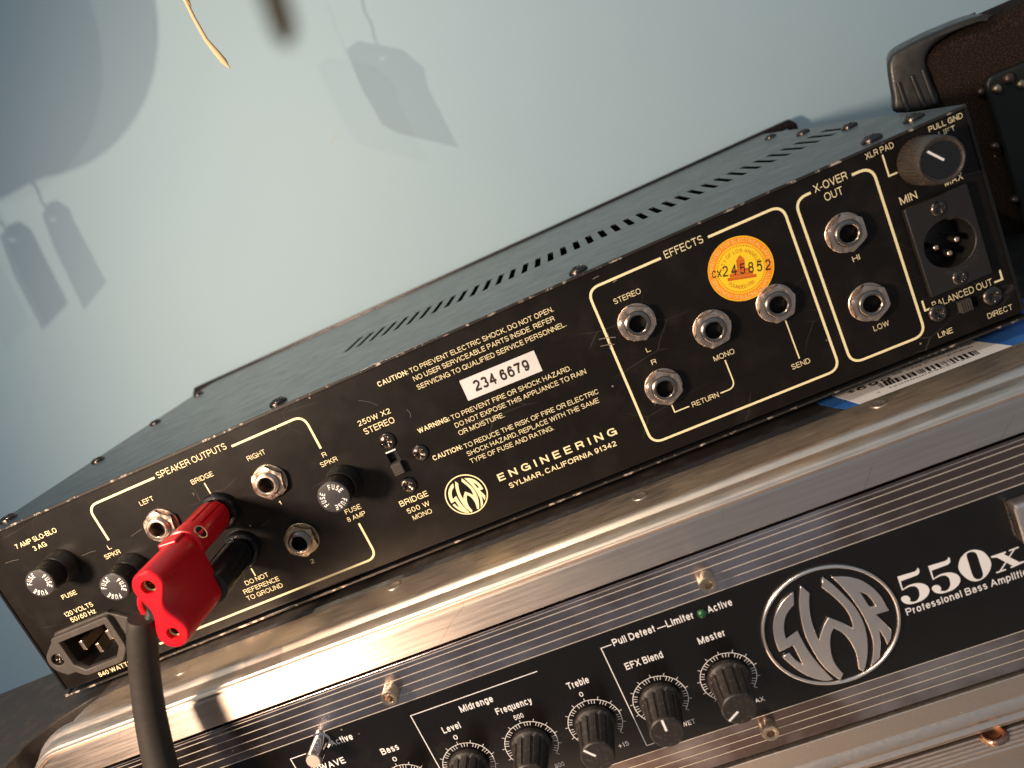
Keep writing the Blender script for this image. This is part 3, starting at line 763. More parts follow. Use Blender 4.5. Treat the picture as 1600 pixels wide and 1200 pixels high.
# ---- orange inspection seal
oc = Vector(A(1157.6, 420)); orr = 12.2
seal = link('inspection_seal', fill([circle(0, 0, orr, 64)], thick=.1), M['orange'], amp, loc=(oc.x, -.02, oc.y)); seal['label'] = 'round orange and yellow electrical inspection seal'
seal.rotation_euler = (0, math.radians(15), 0)
mb = MB(); mb.stroke(circle(0, 0, orr - .18, 64), .25, y=-.14, closed=True); mb.stroke(circle(0, 0, 9.2, 64), .25, y=-.14, closed=True); mb.build('seal_ring', M['yellow'], seal)
link('seal_field', fill([circle(0, 0, 9.0, 64)], 0, off=.13), M['yellow'], seal)
mb = MB()
for k in range(64):
    a = 2 * PI * k / 64; cx, cz = 8.6 * math.cos(a), 8.6 * math.sin(a); mb.add([(cx - .2, -.15, cz - .2), (cx + .2, -.15, cz - .2), (cx + .2, -.15, cz + .2), (cx - .2, -.15, cz + .2)], [(0, 1, 2, 3)])
mb.v = [(v[0], -.16, v[2]) for v in mb.v]; tag(mb.build('seal_beads', M['orange2'], seal), kind='stuff')
mb = MB(); arc_text(mb, 'APPROVED FOR ELECTRICAL SAFETY', (0, 0), 9.9, math.radians(92), 1.55, -.15, .008, span=math.radians(190))
arc_text(mb, 'DEPARTMENT OF BUILDING & SAFETY', (0, 0), 11.45, math.radians(268), 1.55, -.15, .008, span=math.radians(150), outward=False)
mb.build('lettering', M['seal_text'], seal)
mb = MB(); arc_text(mb, 'CITY OF LOS ANGELES', (0, 0), 6.2, math.radians(90), 1.3, -.19, .004, span=math.radians(175))
arc_text(mb, 'FOUNDED 1781', (0, 0), 7.4, math.radians(268), 1.3, -.19, .004, span=math.radians(85), outward=False)
mb.build('lettering', M['orange2'], seal)
mb = MB()
for x0, x1, z0, z1 in ((-5.2, 5.4, -3.9, -2.7), (-4.3, 4.3, -2.6, -1.3), (-3.3, 3.3, -1.2, 0.1), (-1.5, 1.5, 0.2, 3.6)):
    mb.add([(x0, -.17, z0), (x1, -.17, z0), (x1, -.17, z1), (x0, -.17, z1)], [(0, 1, 2, 3)])
mb.add([(-1.3, -.17, 3.7), (1.3, -.17, 3.7), (0.0, -.17, 5.2)], [(0, 1, 2)])
mb.build('seal_building', M['orange2'], seal)
mb = MB(); put_text(mb, 'CX', (-10.8, -1.9), 3.5, 2.7, .016, 0, y=-.21); put_text(mb, '245852', (-6.8, -2.0), 17.6, 4.0, .008, .26, y=-.21)
mb.build('serial_number', M['ink'], seal)

# ---- jacks
def hexr(a, af, rot):
    q = (a - rot) % (PI / 3) - PI / 6
    return af / math.cos(q)
def jack(px, py, m, rot, L=4.6, washer=True, label=None, gap=0):
    x, z = A(px, py, L)
    j = empty('jack_socket', parent=amp, loc=(x, 0, z))
    if label: j['label'] = label
    rw, af, hn = 7.3, 6.35, 2.6
    mb = MB(); mb.lathe([(rw, 0.0), (rw, .55), (rw - .25, .75), (4.9, .75)], 56); mb.build('washer', m, j, smooth=35)
    def nut(a):
        hr = hexr(a, af, rot); hc = .8 + hn - max(0, hr - af * 1.02) * .75
        return [(hr, .75), (hr, hc), (af * .96, .8 + hn), (5.0, .8 + hn), (4.75, .8 + hn - .3), (4.75, .8)]
    mb = MB(); mb.polar(nut, 96); mb.build('nut', m, j, smooth=25)
    mb = MB(); pr = [(4.7, .8)]
    k = 3.2
    for i in range(5): pr += [(4.7, k + i * .28), (4.45, k + i * .28 + .14)]
    pr += [(4.6, L), (4.3, L + .25), (3.6, L + .25), (3.25, L - .1), (3.2, 0.3)]
    mb.lathe(pr, 48); mb.build('barrel', M['barrel'] if m is M['nickel_dull'] or px > 900 else m, j, smooth=40)
    mb = MB(); mb.lathe([(3.6, .25), (0.01, .25)], 24); mb.build('bore', M['void'], j)  # flat black disc paints the shade deep in the bore
    return j
jack(245.5, 827.8, M['nickel'], .35, 5.2, label='left speaker jack, bright nickel with hex nut')
jack(415.5, 758.8, M['nickel'], .25, 5.2, label='right speaker jack, bright nickel with hex nut')
jack(467, 850, M['nickel_dull'], .45, 5.0, label='tarnished brass coloured speaker jack below the right one')
jack(996.7, 506.7, M['nickel'], .62, 4.4)
jack(1116, 516.7, M['nickel'], .10, 4.4)
jack(1039, 608.3, M['nickel'], .50, 4.4)
jack(1216.7, 476.7, M['nickel'], .15, 4.4)
jack(1326.7, 365, M['nickel'], .50, 4.4)
jack(1363.3, 475, M['nickel'], .55, 4.4)

# ---- fuse holders
def fuse(px, py, mids, L=16.0, rc=6.3):
    x, z = A(px, py, L)
    f = empty('fuse_holder', parent=amp, loc=(x, 0, z))
    mb = MB(); mb.lathe([(7.4, 0), (7.4, 1.6), (7.0, 2.2), (6.9, 6.5), (6.4, 7.2)], 48, cap0=True); mb.build('collar', M['bplastic'], f, smooth=35)
    def cap(a):
        g = .22 if math.sin(a * 36) > 0 else 0
        return [(5.9, 6.4), (6.25 - g, 7.0), (rc + .05 - g, L - 3.2), (rc + .05, L - 2.9), (rc + .05, L - .5), (rc - .3, L - .05)]
    mb = MB(); mb.polar(cap, 144); mb.build('cap', M['bplastic'], f, smooth=30)
    mb = MB(); mb.lathe([(rc - .3, L - .05), (rc - .6, L + .02), (0.01, L + .02)], 48); mb.build('cap_face', M['capface'], f, smooth=30)
    mb = MB()
    for m_ in mids: arc_text(mb, 'FUSE', (0, 0), rc * .50, math.radians(m_), 2.15, -(L + .09), .022, span=math.radians(84))
    mb.build('lettering', M['white'], f)
fuse(62, 912, (126, -4, 241)); fuse(178, 918, (126, -4, 241)); fuse(521, 777, (51, 291, 171), rc=6.6)

# ---- binding posts behind the plug
BPX, BPZ1, BPZ2 = 110.3, 52.0, 33.0
def post(z, cap_m, label):
    p = empty('binding_post', parent=amp, loc=(BPX, 0, z)); p['label'] = label
    mb = MB(); mb.lathe([(8.3, 0), (8.3, 2.2), (7.6, 3.2), (6.4, 3.4)], 48, cap0=True); mb.build('insulator', M['bgloss'], p, smooth=35)
    def cp(a):
        s_ = (a * 12 / (2 * PI)) % 1.0
        g = .5 if s_ < .30 else 0
        return [(5.6, 3.4), (7.0 - g, 7.2), (6.9 - g, 24.0), (6.95, 24.6), (6.9, 33.0), (6.0, 33.4), (.01, 33.4)]
    mb = MB(); mb.polar(cp, 144); mb.build('thumb_nut', cap_m, p, smooth=30)
    mb = MB(); mb.lathe([(4.2, 3.2), (4.2, 7.0)], 24); mb.build('stud', M['pin'], p, smooth=40)
    return p
pr_ = post(BPZ1, M['red'], 'red fluted thumb nut of the upper binding post')
pb_ = post(BPZ2, M['bplastic'], 'black thumb nut of the lower binding post')
# cross hole with its metal lining, on the camera side of the red nut
th = math.radians(18)
for dz in (0,):
    mb = MB(); ax = Vector((math.cos(th), 0, math.sin(th)))
    def ringpts(d, r, n=28):
        u = Vector((0, 1, 0)); v = ax.cross(u)
        return [ax * d + u * (-29.0 + r * math.cos(2 * PI * k / n)) + v * (r * math.sin(2 * PI * k / n)) for k in range(n)]
    rings = [ringpts(6.3, 2.9), ringpts(7.05, 2.9), ringpts(7.05, 2.4), ringpts(6.85, 2.4)]
    vs = [v for r_ in rings for v in r_]; n = 28
    fs = [(i * n + k, i * n + (k + 1) % n, (i + 1) * n + (k + 1) % n, (i + 1) * n + k) for i in range(3) for k in range(n)]
    mb.add(vs, fs); mb.build('cross_hole_rim', M['pin'], pr_, smooth=35)
    mb = MB(); r2 = ringpts(6.95, 2.45); mb.add(r2, [tuple(range(n))]); mb.build('cross_hole', M['void'], pr_)  # black disc, the hole's shade is only its colour
    mb = MB(); mb.tube([ax * 6.6 + Vector((0, -26.8, 0)), ax * 7.1 + Vector((0, -29.0, -.3)), ax * 6.6 + Vector((0, -31.2, 0))], .7, 10); mb.build('set_screw', M['red'], pr_, smooth=60)

# ---- slide switches
def slide(name, x0, x1, z0, z1, vertical, frac0, frac1, label):
    s = empty('slide_switch', parent=amp); s['label'] = label
    mb = MB(); mb.box(x0 - .5, x1 + .5, 2.8, 3.4, z0 - .5, z1 + .5); mb.build('backing', M['bplastic'], s)
    mb = MB(); mb.box(x0 - .3, x0 - .05, .3, 3, z0, z1); mb.box(x1 + .05, x1 + .3, .3, 3, z0, z1); mb.box(x0, x1, .3, 3, z0 - .3, z0 - .05); mb.box(x0, x1, .3, 3, z1 + .05, z1 + .3)
    mb.build('frame', M['iec'], s)
    if vertical: a0, a1 = z0 + (z1 - z0) * frac0, z0 + (z1 - z0) * frac1
    else: a0, a1 = x0 + (x1 - x0) * frac0, x0 + (x1 - x0) * frac1
    mb = MB()
    n = 5; st = (a1 - a0) / n
    if vertical: mb.box(x0 + .15, x1 - .15, -2.2, 2.7, a0, a1)
    else: mb.box(a0, a1, -2.2, 2.7, z0 + .15, z1 - .15)
    for k in range(n):
        if vertical: mb.box(x0 + .2, x1 - .2, -2.8, -2.2, a0 + st * (k + .15), a0 + st * (k + .7))
        else: mb.box(a0 + st * (k + .15), a0 + st * (k + .7), -2.8, -2.2, z0 + .2, z1 - .2)
    mb.build('slider', M['iec'], s)
    return s
ss1 = slide('slide_switch', sw1x - 2.3, sw1x + 2.3, sw1b, sw1t, True, .02, .52, 'upright slide switch between three screws')
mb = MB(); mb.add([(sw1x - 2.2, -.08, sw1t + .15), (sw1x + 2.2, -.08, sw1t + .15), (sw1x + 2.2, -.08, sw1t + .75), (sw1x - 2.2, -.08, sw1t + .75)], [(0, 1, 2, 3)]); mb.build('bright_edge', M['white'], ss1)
slide('slide_switch', sw2x0, sw2x1, sw2z - 2.3, sw2z + 2.3, False, .02, .58, 'level slide switch under the balanced output')
for (x, z), r_ in zip(s1, (.25, .5, .95)): screw(amp, x, z, r_, s=.98)
screw(amp, *s2a, .9, s=1.0); screw(amp, *s2b, .55, s=1.05)

# ---- XLR connector
xl = empty('balanced_socket', parent=amp); xl['label'] = 'three pin male XLR socket with rectangular flange'
f0, f1, f2, f3 = A(1412, 328, 2), A(1508, 286, 2), A(1551, 424, 2), A(1453, 467, 2)
xx0, xx1 = (f0[0] + f3[0]) / 2, (f1[0] + f2[0]) / 2; xz1, xz0 = (f0[1] + f1[1]) / 2, (f2[1] + f3[1]) / 2
link('flange', fill([rrect(xx0, xx1, xz0, xz1, .7, 3), circle(xc[0], xc[1], 9.0, 48)], thick=2.9, bevel=.55, bres=2, off=0.05), M['bplastic'], xl)
mb = MB(); mb.lathe([(9.0, 2.5), (9.0, -12), (.01, -12)], 48, c=(xc[0], 0, xc[1])); mb.build('cup', M['bplastic'], xl, smooth=40)
for px, py in ((1496, 374), (1463, 387), (1485, 396)):
    x, z = A(px, py, 0.5)
    mb = MB(); mb.lathe([(1.2, -12), (1.2, -.1), (.95, .4), (.5, .7), (.01, .75)], 20, c=(x, 0, z)); mb.build('pin', M['pin'], xl, smooth=50)
mb = MB(); mb.box(xc[0] + 2.0, xc[0] + 5.4, -3.05, 8, xc[1] + 8.0, xc[1] + 9.4); mb.build('latch', M['bplastic'], xl, bevel=.2)
for px, py in ((1467.6, 326), (1500.8, 434)):
    x, z = A(px, py, 3.1); mb = MB(); mb.lathe([(3.6, 2.9), (3.3, 2.98), (3.1, 2.7)], 32, c=(x, 0, z)); mb.build('screw_seat', M['bplastic'], xl, smooth=40)
    screw(xl, x, z, R.uniform(0, 1), y=-2.35, s=.82)
mb = MB(); arc_text(mb, 'SWITCHCRAFT', (xc[0], xc[1]), 11.3, math.radians(285), 1.25, -3.06, .0, span=math.radians(80), outward=False); mb.build('lettering', M['iec'], xl)

# ---- XLR pad knob
kx, kz = A(1472.5, 250, 16)
kn = empty('pad_knob', parent=amp, loc=(kx, 0, kz)); kn['label'] = 'large fluted black knob at the top right'
def kf(a):
    g = .42 * (0.5 + .5 * math.cos(a * 40))
    return [(8.4, .6), (8.7 - g, 1.0), (8.35 - g, 12.4), (8.1, 13.0), (8.05, 15.2), (7.6, 15.9), (7.2, 15.9), (6.9, 15.5), (6.4, 15.4)]
mb = MB(); mb.polar(kf, 320); mb.build('grip', M['kgrip'], kn, smooth=40)
mb = MB(); mb.lathe([(6.4, 15.4), (.01, 15.4)], 48); mb.build('knob_face', M['bgloss'], kn)
ia, ib = A(1449, 236.7, 15.5), A(1475, 250, 15.5)
mb = MB(); mb.stroke([(ia[0] - kx, ia[1] - kz), (ib[0] - kx, ib[1] - kz)], .75, y=-15.5); mb.build('pointer', M['white'], kn)

# ---- mains inlet
iec = empty('mains_inlet', parent=amp, loc=(icx, 0, icz)); iec['label'] = 'three blade mains inlet with eared flange'
fl = [(-24.6, -2.5), (-24.9, 0), (-24.3, 2.8), (-22.3, 5.0), (-14.5, 11.2), (-12.0, 12.0), (12.0, 12.0), (14.5, 11.2), (22.3, 5.0), (24.3, 2.8), (24.9, 0), (24.6, -2.5), (23.2, -5.2), (20.5, -7.6), (17, -8.6), (-17, -8.6), (-20.5, -7.6), (-23.2, -5.2)]
op = [(-11.9, 8.2), (11.9, 8.2), (11.9, -3.6), (8.0, -8.2), (-8.0, -8.2), (-11.9, -3.6)]
fl1 = catmull([(p[0], p[1]) for p in fl], 3)
link('flange', fill([fl1, circle(-20, 0, 2.9, 24), circle(20, 0, 2.9, 24)] + [op], thick=2.4, bevel=.4, off=0.03), M['iec'], iec)
rim = [(-15.0, 11.2), (15.0, 11.2), (15.0, -5.4), (9.6, -11.0), (-9.6, -11.0), (-15.0, -5.4)]
rim2 = []
for i, p in enumerate(rim):
    a = Vector(rim[i - 1]) - Vector(p); b = Vector(rim[(i + 1) % 6]) - Vector(p); a.normalize(); b.normalize(); r_ = 2.0
    for t in (0, .25, .5, .75, 1):
        s_ = Vector(p) + a * r_; e_ = Vector(p) + b * r_; q = s_ * (1 - t) ** 2 + 2 * Vector(p) * t * (1 - t) + e_ * t * t; rim2.append((q.x, q.y))
link('rim', fill([rim2, op], thick=3.2, bevel=.5, off=2.2), M['iec'], iec)
mb = MB(); n = 6; vs = [(p[0], -2.4, p[1]) for p in op] + [(p[0], 14, p[1]) for p in op]
mb.add(vs, [(i, (i + 1) % n, n + (i + 1) % n, n + i) for i in range(n)] + [tuple(range(n, 2 * n))]); mb.build('cavity', M['bplastic'], iec)
for x, z in ((-7.0, 1.2), (0, -2.4), (7.0, 1.2)):
    mb = MB(); mb.box(x - 1.0, x + 1.0, -1.5 + (0 if x == 0 else .8), 14, z - 2.5, z + 2.5); mb.build('blade', M['pin'], iec, bevel=.5)
for sx2 in (-20, 20):
    o = screw(iec, sx2, 0, .2 if sx2 < 0 else .9, y=-.2, s=.8)
mb = MB(); mb.lathe([(2.9, 2.3), (2.9, 0), (.01, 0)], 24, c=(-20, 0, 0)); mb.build('screw_seat', M['iec'], iec)

# ==================================================================  PLUG AND CABLE
PX, PZ1, PZ2 = 109.2, 51.6, 32.6
plug = empty('banana_plug', 'bright red double banana plug with thick black cable hanging in front of the rear panel', 'cable plug', (PX, -45, (PZ1 + PZ2) / 2))
hz = (PZ1 - PZ2) / 2
rl = 6.0
def section(waist, grow, y):
    pts = []
    def fl_(sx2, t, w): return (sx2 * w, 0)
    N = 14
    for k in range(N + 1):
        a = math.radians(0 + k * 180 / N); pts.append(((rl + grow) * math.cos(a), hz + (rl + grow) * math.sin(a)))
    for k in range(1, 12):                        # left flank, top to bottom
        t = k / 12; pts.append((-(rl + grow) + .6 * waist * math.sin(PI * t) ** 2, hz - 2 * hz * t))
    for k in range(N + 1):
        a = math.radians(180 + k * 180 / N); pts.append(((rl + grow) * math.cos(a), -hz + (rl + grow) * math.sin(a)))
    for k in range(1, 12):
        t = k / 12; pts.append(((rl + grow) - waist * math.sin(PI * t) ** 1.6, -hz + 2 * hz * t))
    return [(p[0], y, p[1]) for p in pts]
secs = [section(.0, -1.0, 14.0), section(.0, -.2, 13.6), section(.0, .05, 12.8), section(.0, .05, 4.0), section(.25, .05, -1.0), section(1.0, .05, -6.0), section(2.2, .03, -10.5), section(3.4, 0, -13.6), section(3.9, -.05, -15.0), section(4.0, -.35, -15.6), section(4.05, -.9, -15.9)]
mb = MB(); n = len(secs[0])
mb.add([v for q in secs for v in q], [(i * n + k, i * n + (k + 1) % n, (i + 1) * n + (k + 1) % n, (i + 1) * n + k) for i in range(len(secs) - 1) for k in range(n)] + [tuple(range(n))])
po = mb.build('plug_body', M['red'], plug, smooth=40)
fr = [(p[0], p[2]) for p in secs[-1]]
hl = [circle(0, hz, 2.7, 28), circle(0, -hz, 2.3, 28)]
link('plug_face', fill([fr] + hl, 0, off=15.9), M['red'], plug)
for sgn in (1, -1):
    mb = MB(); r_ = 2.7 if sgn > 0 else 2.3; mb.lathe([(r_ + .3, 15.9), (r_, 15.6), (r_, 13.6)], 28, c=(0, 0, hz * sgn)); mb.build('socket_bore', M['red'], plug, smooth=50)
plug.rotation_euler = (0, math.radians(4.5), 0)
for sgn in (1, -1):
    mb = MB(); r_ = 2.6 if sgn > 0 else 2.3
    mb.lathe([(r_, 13.6), (r_ - .4, 13.3), (r_ - .4, 2), (.01, 2)], 28, c=(0, 0, hz * sgn)); mb.build('contact_sleeve', M['gold'], plug, smooth=35)
    mb = MB(); mb.lathe([(2.0, -12), (2.0, -30)], 16, c=(0, 0, hz * sgn)); mb.build('contact_pin', M['gold'], plug, smooth=40)
# little ledge at the back top of the moulding
mb = MB(); mb.box(-4.6, 3.0, 5.0, 12.5, hz + 4.6, hz + 6.7); mb.build('ledge', M['red'], plug, bevel=.7, seg=3)
# open cable guard on the left flank
mb = MB(); g = []
for k in range(0, 15):
    a = math.radians(75 + k * 14); g.append((-6.4 + 4.4 * math.cos(a), -9.0, -.6 + 6.1 * math.sin(a)))
mb.tube(g, 1.35, 12); mb.build('cable_guard', M['red'], plug, smooth=60)
mb = MB(); mb.box(-7.2, -3.0, -12.5, -4.5, -4.5, 3.8); mb.build('wire_slot', M['void'], plug, bevel=.5)  # black block paints the dark of the wire opening
mb = MB(); mb.tube([(-4.2, -8.0, 1.2), (-6.8, -9.5, -.6), (-8.6, -11, -3.6), (-9.4, -12, -7)], 1.9, 12); mb.build('inner_wire', M['cable'], plug, smooth=60)
# jacket: starts with a clean cut end and sags towards the viewer
def Pp(px, py, y):
    q = onY(px, py, y); v = Vector((q.x - PX, q.y + 45, q.z - (PZ1 + PZ2) / 2)); return Matrix.Rotation(math.radians(-4.5), 3, 'Y') @ v
cp_ = [Pp(221, 965, -57), Pp(222, 1000, -56.5), Pp(226, 1050, -56), Pp(232, 1100, -57), Pp(241, 1150, -59), Pp(252, 1200, -62), Pp(268, 1260, -67), Pp(290, 1340, -73), Pp(320, 1440, -80)]
cc = []
for i in range(len(cp_) - 1):
    p0, p1, p2, p3 = cp_[max(i - 1, 0)], cp_[i], cp_[i + 1], cp_[min(i + 2, len(cp_) - 1)]
    for j in range(6):
        t = j / 6; cc.append(0.5 * (2 * p1 + (p2 - p0) * t + (2 * p0 - 5 * p1 + 4 * p2 - p3) * t * t + (3 * p1 - p0 - 3 * p2 + p3) * t ** 3))
rad = [(4.9 + .9 * min(1, i / 30)) if i > 1 else (4.6 if i == 0 else 4.85) for i in range(len(cc))]
mb = MB(); mb.tube(cc, rad, 32); mb.build('cable_jacket', M['cable'], plug, smooth=50)

# ==================================================================  ROAD CASE (its own slightly turned frame)
def cempty(name, label, cat):
    o = empty(name, label, cat); o.location = CASE_O * MM; o.rotation_euler = CASE_E; return o
case = cempty('road_case', 'black laminate rack road case with scratched aluminium edge rails under the upper amplifier', 'road case')
ZS, ZG = -2.7, -17.2                  # top strip level, lower edge of the rail face
ZB0 = ZG - 91.3                       # lower opening edge
XL, XR = 12.0, 508.0
# rail cross-section: d = outwards from the opening edge, y = depth back from the face
prof = [(0.0, 3.0), (0.0, 0.25), (0.25, 0.0), (11.3, 0.0), (11.9, .35), (12.2, 1.1), (12.7, .9), (13.3, .2), (13.7, .55), (14.0, 1.4),
        (14.3, 1.7), (14.7, 2.0), (15.2, 3.2), (15.6, 5.2), (15.8, 7.2), (16.3, 7.9), (17.0, 8.7), (17.5, 10.0), (17.6, 11.4), (17.4, 12.8), (16.8, 14.1), (15.9, 15.0), (15.0, 15.5), (14.6, 16.4), (14.5, 18.5)]
def sweep(path_pts, prof, name, m):
    vs = []; n = len(prof)
    for (px_, pz_, nx, nz) in path_pts:
        for d, y in prof: vs.append((px_ + nx * d, y, pz_ + nz * d))
    fs = [(i * n + k, i * n + k + 1, (i + 1) * n + k + 1, (i + 1) * n + k) for i in range(len(path_pts) - 1) for k in range(n - 1)]
    mb = MB(); mb.add(vs, fs); return mb.build(name, m, case, smooth=28)
rr = 9.0
path = [(XR + 20, ZG, 0, 1), (XR - 100, ZG, 0, 1), (200, ZG, 0, 1), (XL + rr, ZG, 0, 1)]
for k in range(1, 13):
    a = math.radians(90 + 90 * k / 12); path.append((XL + rr + rr * math.cos(a), ZG - rr + rr * math.sin(a), math.cos(a), math.sin(a)))
path.append((XL, -60, -1, 0)); path.append((XL, ZB0 - 30, -1, 0))
sweep(path, prof[:6], 'rail_face', M['brushed']); sweep(path, prof[5:], 'edge_bead', M['alu'])
# flat riveted strip behind the bead, narrowing round the corner
yb = 35.4
vs = []; pth = [(XR + 20, ZG, 0, 1, 0), (300, ZG, 0, 1, 0), (60, ZG, 0, 1, 0), (45, ZG, 0, 1, .15), (34, ZG, 0, 1, .3), (XL + rr + 4, ZG, 0, 1, .45)]
for k in range(1, 13):
    a = 90 * k / 12; pth.append((XL + rr + rr * math.cos(math.radians(90 + a)), ZG - rr + rr * math.sin(math.radians(90 + a)), math.cos(math.radians(90 + a)), math.sin(math.radians(90 + a)), .5 + a / 75))
for (x, z, nx, nz, q_) in pth:
    ye = yb - 16.5 * min(1, q_) ** 2.6 if q_ < 1 else 18.9
    for d, y in ((13.6, 16.0), (14.5, 16.8), (14.5, ye - .3), (14.2, ye), (13.3, ye)): vs.append((x + nx * d, y, z + nz * d))
n = 5
mb = MB(); mb.add(vs, [(i * n + k, i * n + k + 1, (i + 1) * n + k + 1, (i + 1) * n + k) for i in range(len(pth) - 1) for k in range(n - 1)])
mb.build('top_strip', M['alu'], case, smooth=30)
# laminate body with the same rounded upper corner
bp_ = [(XR + 18, ZB0 - 24), (XR + 18, ZS - 1.0)] + [(XL + rr + 22.4 * math.cos(math.radians(90 + 7.5 * k)), ZG - rr + 22.4 * math.sin(math.radians(90 + 7.5 * k))) for k in range(13)] + [(XL + rr - 22.4, ZB0 - 24)]
link('body', fill([bp_], thick=344, off=-360), M['laminate'], case)
# lower rail (mirrored bead shape) and its front face
prof2 = [(0.0, 3.0), (0.0, 0.25), (0.25, 0.0), (8.6, 0.0), (9.4, -.5), (10.6, -1.5), (12.2, -1.9), (13.6, -1.4), (14.4, -.2), (14.9, .2), (15.4, -.3), (16.6, -1.3), (17.9, -1.2), (18.9, -.1), (19.3, .9), (19.5, 6)]
vs = []; n = len(prof2)
for x in (XL - 12, 250, XR + 20):
    for d, y in prof2: vs.append((x, y, ZB0 - d))
mb = MB(); mb.add(vs, [(i * n + k, i * n + k + 1, (i + 1) * n + k + 1, (i + 1) * n + k) for i in range(2) for k in range(n - 1)])
mb.build('edge_rail', M['aluw'], case, smooth=28)
# rivets: sunk dimples on the top strip
def rivet(px, py, r, m, z, parent, dome=.5, name='rivet', extra=None):
    p = extra or onZc(px, py, z)
    mb = MB(); mb.lathe([(r, 0), (r * .97, dome * .6), (r * .8, dome), (r * .62, dome * .9), (r * .5, dome * .35), (r * .3, dome * .25), (.01, dome * .3)], 28)
    o = mb.build(name, m, parent, smooth=50); o.location = Vector((p.x, p.y, z)) * MM; o.rotation_euler = (-PI / 2, 0, 0); return o
for px, py in ((285, 1047), (616, 915), (1000, 775), (1373, 631)): rivet(px, py, 3.3, M['aluw'] if px > 900 else M['alu'], ZS, case, .35)
for p in ((974, 781),): pass
# case-top scratch nick and joint are part of the surface material

# price label and blue tape on the case top, running under the amplifier
ZT = ZS - .9
l0 = onZc(1341, 629, ZT); l1 = onZc(1574, 538, ZT)
LX0, LX1, LY0 = l0.x, l1.x, yb + .3
LY1 = LY0 + 38
lab = cempty('price_label', 'white barcode price label on blue tape, half under the right end of the upper amplifier', 'price label')
skew = -6
pts = [(LX0, LY0), (LX1 - 1, LY0), (LX1, LY0 + 1), (LX1 + 2 + skew, LY0 + 14), (LX1 + skew - 4, LY1), (LX0 + skew - 4, LY1)]
link('label_sheet', fill([pts], thick=.12, axis='XY', off=ZT + .17), M['paper'], lab)
tape = cempty('masking_tape', 'blue masking tape under the price label on the road case top', 'tape')
tp = [(LX0 - 4.5, LY0), (LX1 + 34, LY0), (LX1 + 30, LY0 + 15), (LX1 + 34, LY1 + 3), (LX0 - 14, LY1 + 3), (LX0 - 11, LY0 + 14), (LX0 - 7.5, LY0 + 5)]
link('tape_strip', fill([tp], thick=.1, axis='XY', off=ZT + .05), M['tape'], tape)
def flat_text(body, a, b, h, off=0, parent=lab):
    zz = ZT + .33; p, q = onZc(*a, zz), onZc(*b, zz)
    mb = MB(); put_text(mb, body, (p.x, p.y), (q - p).length, h, off, 0, 0, math.atan2(q.y - p.y, q.x - p.x))
    mb.v = [(v[0], v[2], zz - v[1]) for v in mb.v]
    return mb.build('lettering', M['ink'], parent)
flat_text('120000069654 20', (1390, 607), (1519, 558), 1.3, .01)
flat_text('2', (1371, 615), (1376, 613), 1.3)
flat_text('$', (1326, 615.5), (1337, 611.5), 2.6, .02); flat_text('699', (1340, 611), (1394, 593), 3.7, .03); flat_text('00', (1396, 587), (1410, 582), 1.8, .015)
flat_text('case (Consignment)', (1418, 579), (1520, 542), 1.7, .012)
flat_text('Head - Includes flight', (1414, 574.5), (1528, 533), 1.7, .012)
flat_text('SWR 550X Bass Amp', (1411, 569), (1500, 537), 1.7, .012)
b0_, b1_ = onZc(1377, 606, ZT + .33), onZc(1530, 553, ZT + .33); bd = b1_ - b0_; bl_ = bd.length; bd.normalize(); bn = Vector((-bd.y, bd.x, 0))
mb = MB(); x = 0; rb = random.Random(3)
while x < bl_:
    wd = rb.choice((.25, .25, .5, .8, 1.1)); p0_ = b0_ + bd * x; p1_ = b0_ + bd * (x + wd)
    mb.add([(p.x, p.y, ZT + .33) for p in (p0_, p1_, p1_ + bn * 4.9, p0_ + bn * 4.9)], [(0, 1, 2, 3)])
    x += wd + rb.choice((.3, .35, .6, .9))
mb.build('barcode', M['ink'], lab)

# ==================================================================  LOWER AMPLIFIER in the case
low = cempty('rack_amplifier', 'black bass amplifier front with round metal emblem and knobs, mounted in the road case', 'amplifier')
PT = ZG - 1.7; PB_ = PT - 88.3
def bz(px, py): return B(px, py)[1]
zbl = [bz(1060, y) for y in (889, 903, 917.5, 931.7, 946)]
ztop_l = [B(1060, y)[1] + .0 for y in (889, 903, 917.5, 931.7, 946)]
zbot_l = [B(1360, y)[1] for y in (1063, 1077.5, 1091, 1104)]
face = fill([rrect(XL - 3, XR + 10, PB_, PT, .4, 2)], thick=3.0, bevel=.35, off=-4.0)
fp = link('faceplate', face, M['chrome'], low)
YF = 1.0
mb = MB(); mb.add([(XL - 2, YF - .05, zbot_l[0]), (XR + 9, YF - .05, zbot_l[0]), (XR + 9, YF - .05, ztop_l[4]), (XL - 2, YF - .05, ztop_l[4])], [(0, 1, 2, 3)])
mb.build('black_field', M['faceblack'], fp)
for z in ztop_l + zbot_l:
    mb = MB(); mb.add([(XL - 2, YF - .1, z - .15), (XR + 9, YF - .1, z - .15), (XR + 9, YF - .1, z + .15), (XL - 2, YF - .1, z + .15)], [(0, 1, 2, 3)]); mb.build('pinstripe', M['pinline'], fp)
mb = MB(); mb.add([(XL - 2, YF - .06, PT - 1.3), (XR + 9, YF - .06, PT - 1.3), (XR + 9, YF + .2, PT - .05), (XL - 2, YF + .2, PT - .05)], [(0, 1, 2, 3)]); mb.build('bevel_edge', M['alu'], fp)
YP = YF - .12
def LB(body, a, b, h, off=.02, track=0.0):
    mb = MB(); p, q = B(*a), B(*b); put_text(mb, body, (p[0], (p[1] + q[1]) / 2), q[0] - p[0], h, off, track, y=YP); return mb.build('lettering', M['white'], fp)
LB('Pull Defeat', (959.4, 1009), (1025, 987), 3.0); LB('Limiter', (1043, 979.8), (1084.9, 966), 3.0); LB('Active', (1107, 958), (1145.3, 945.7), 3.0)
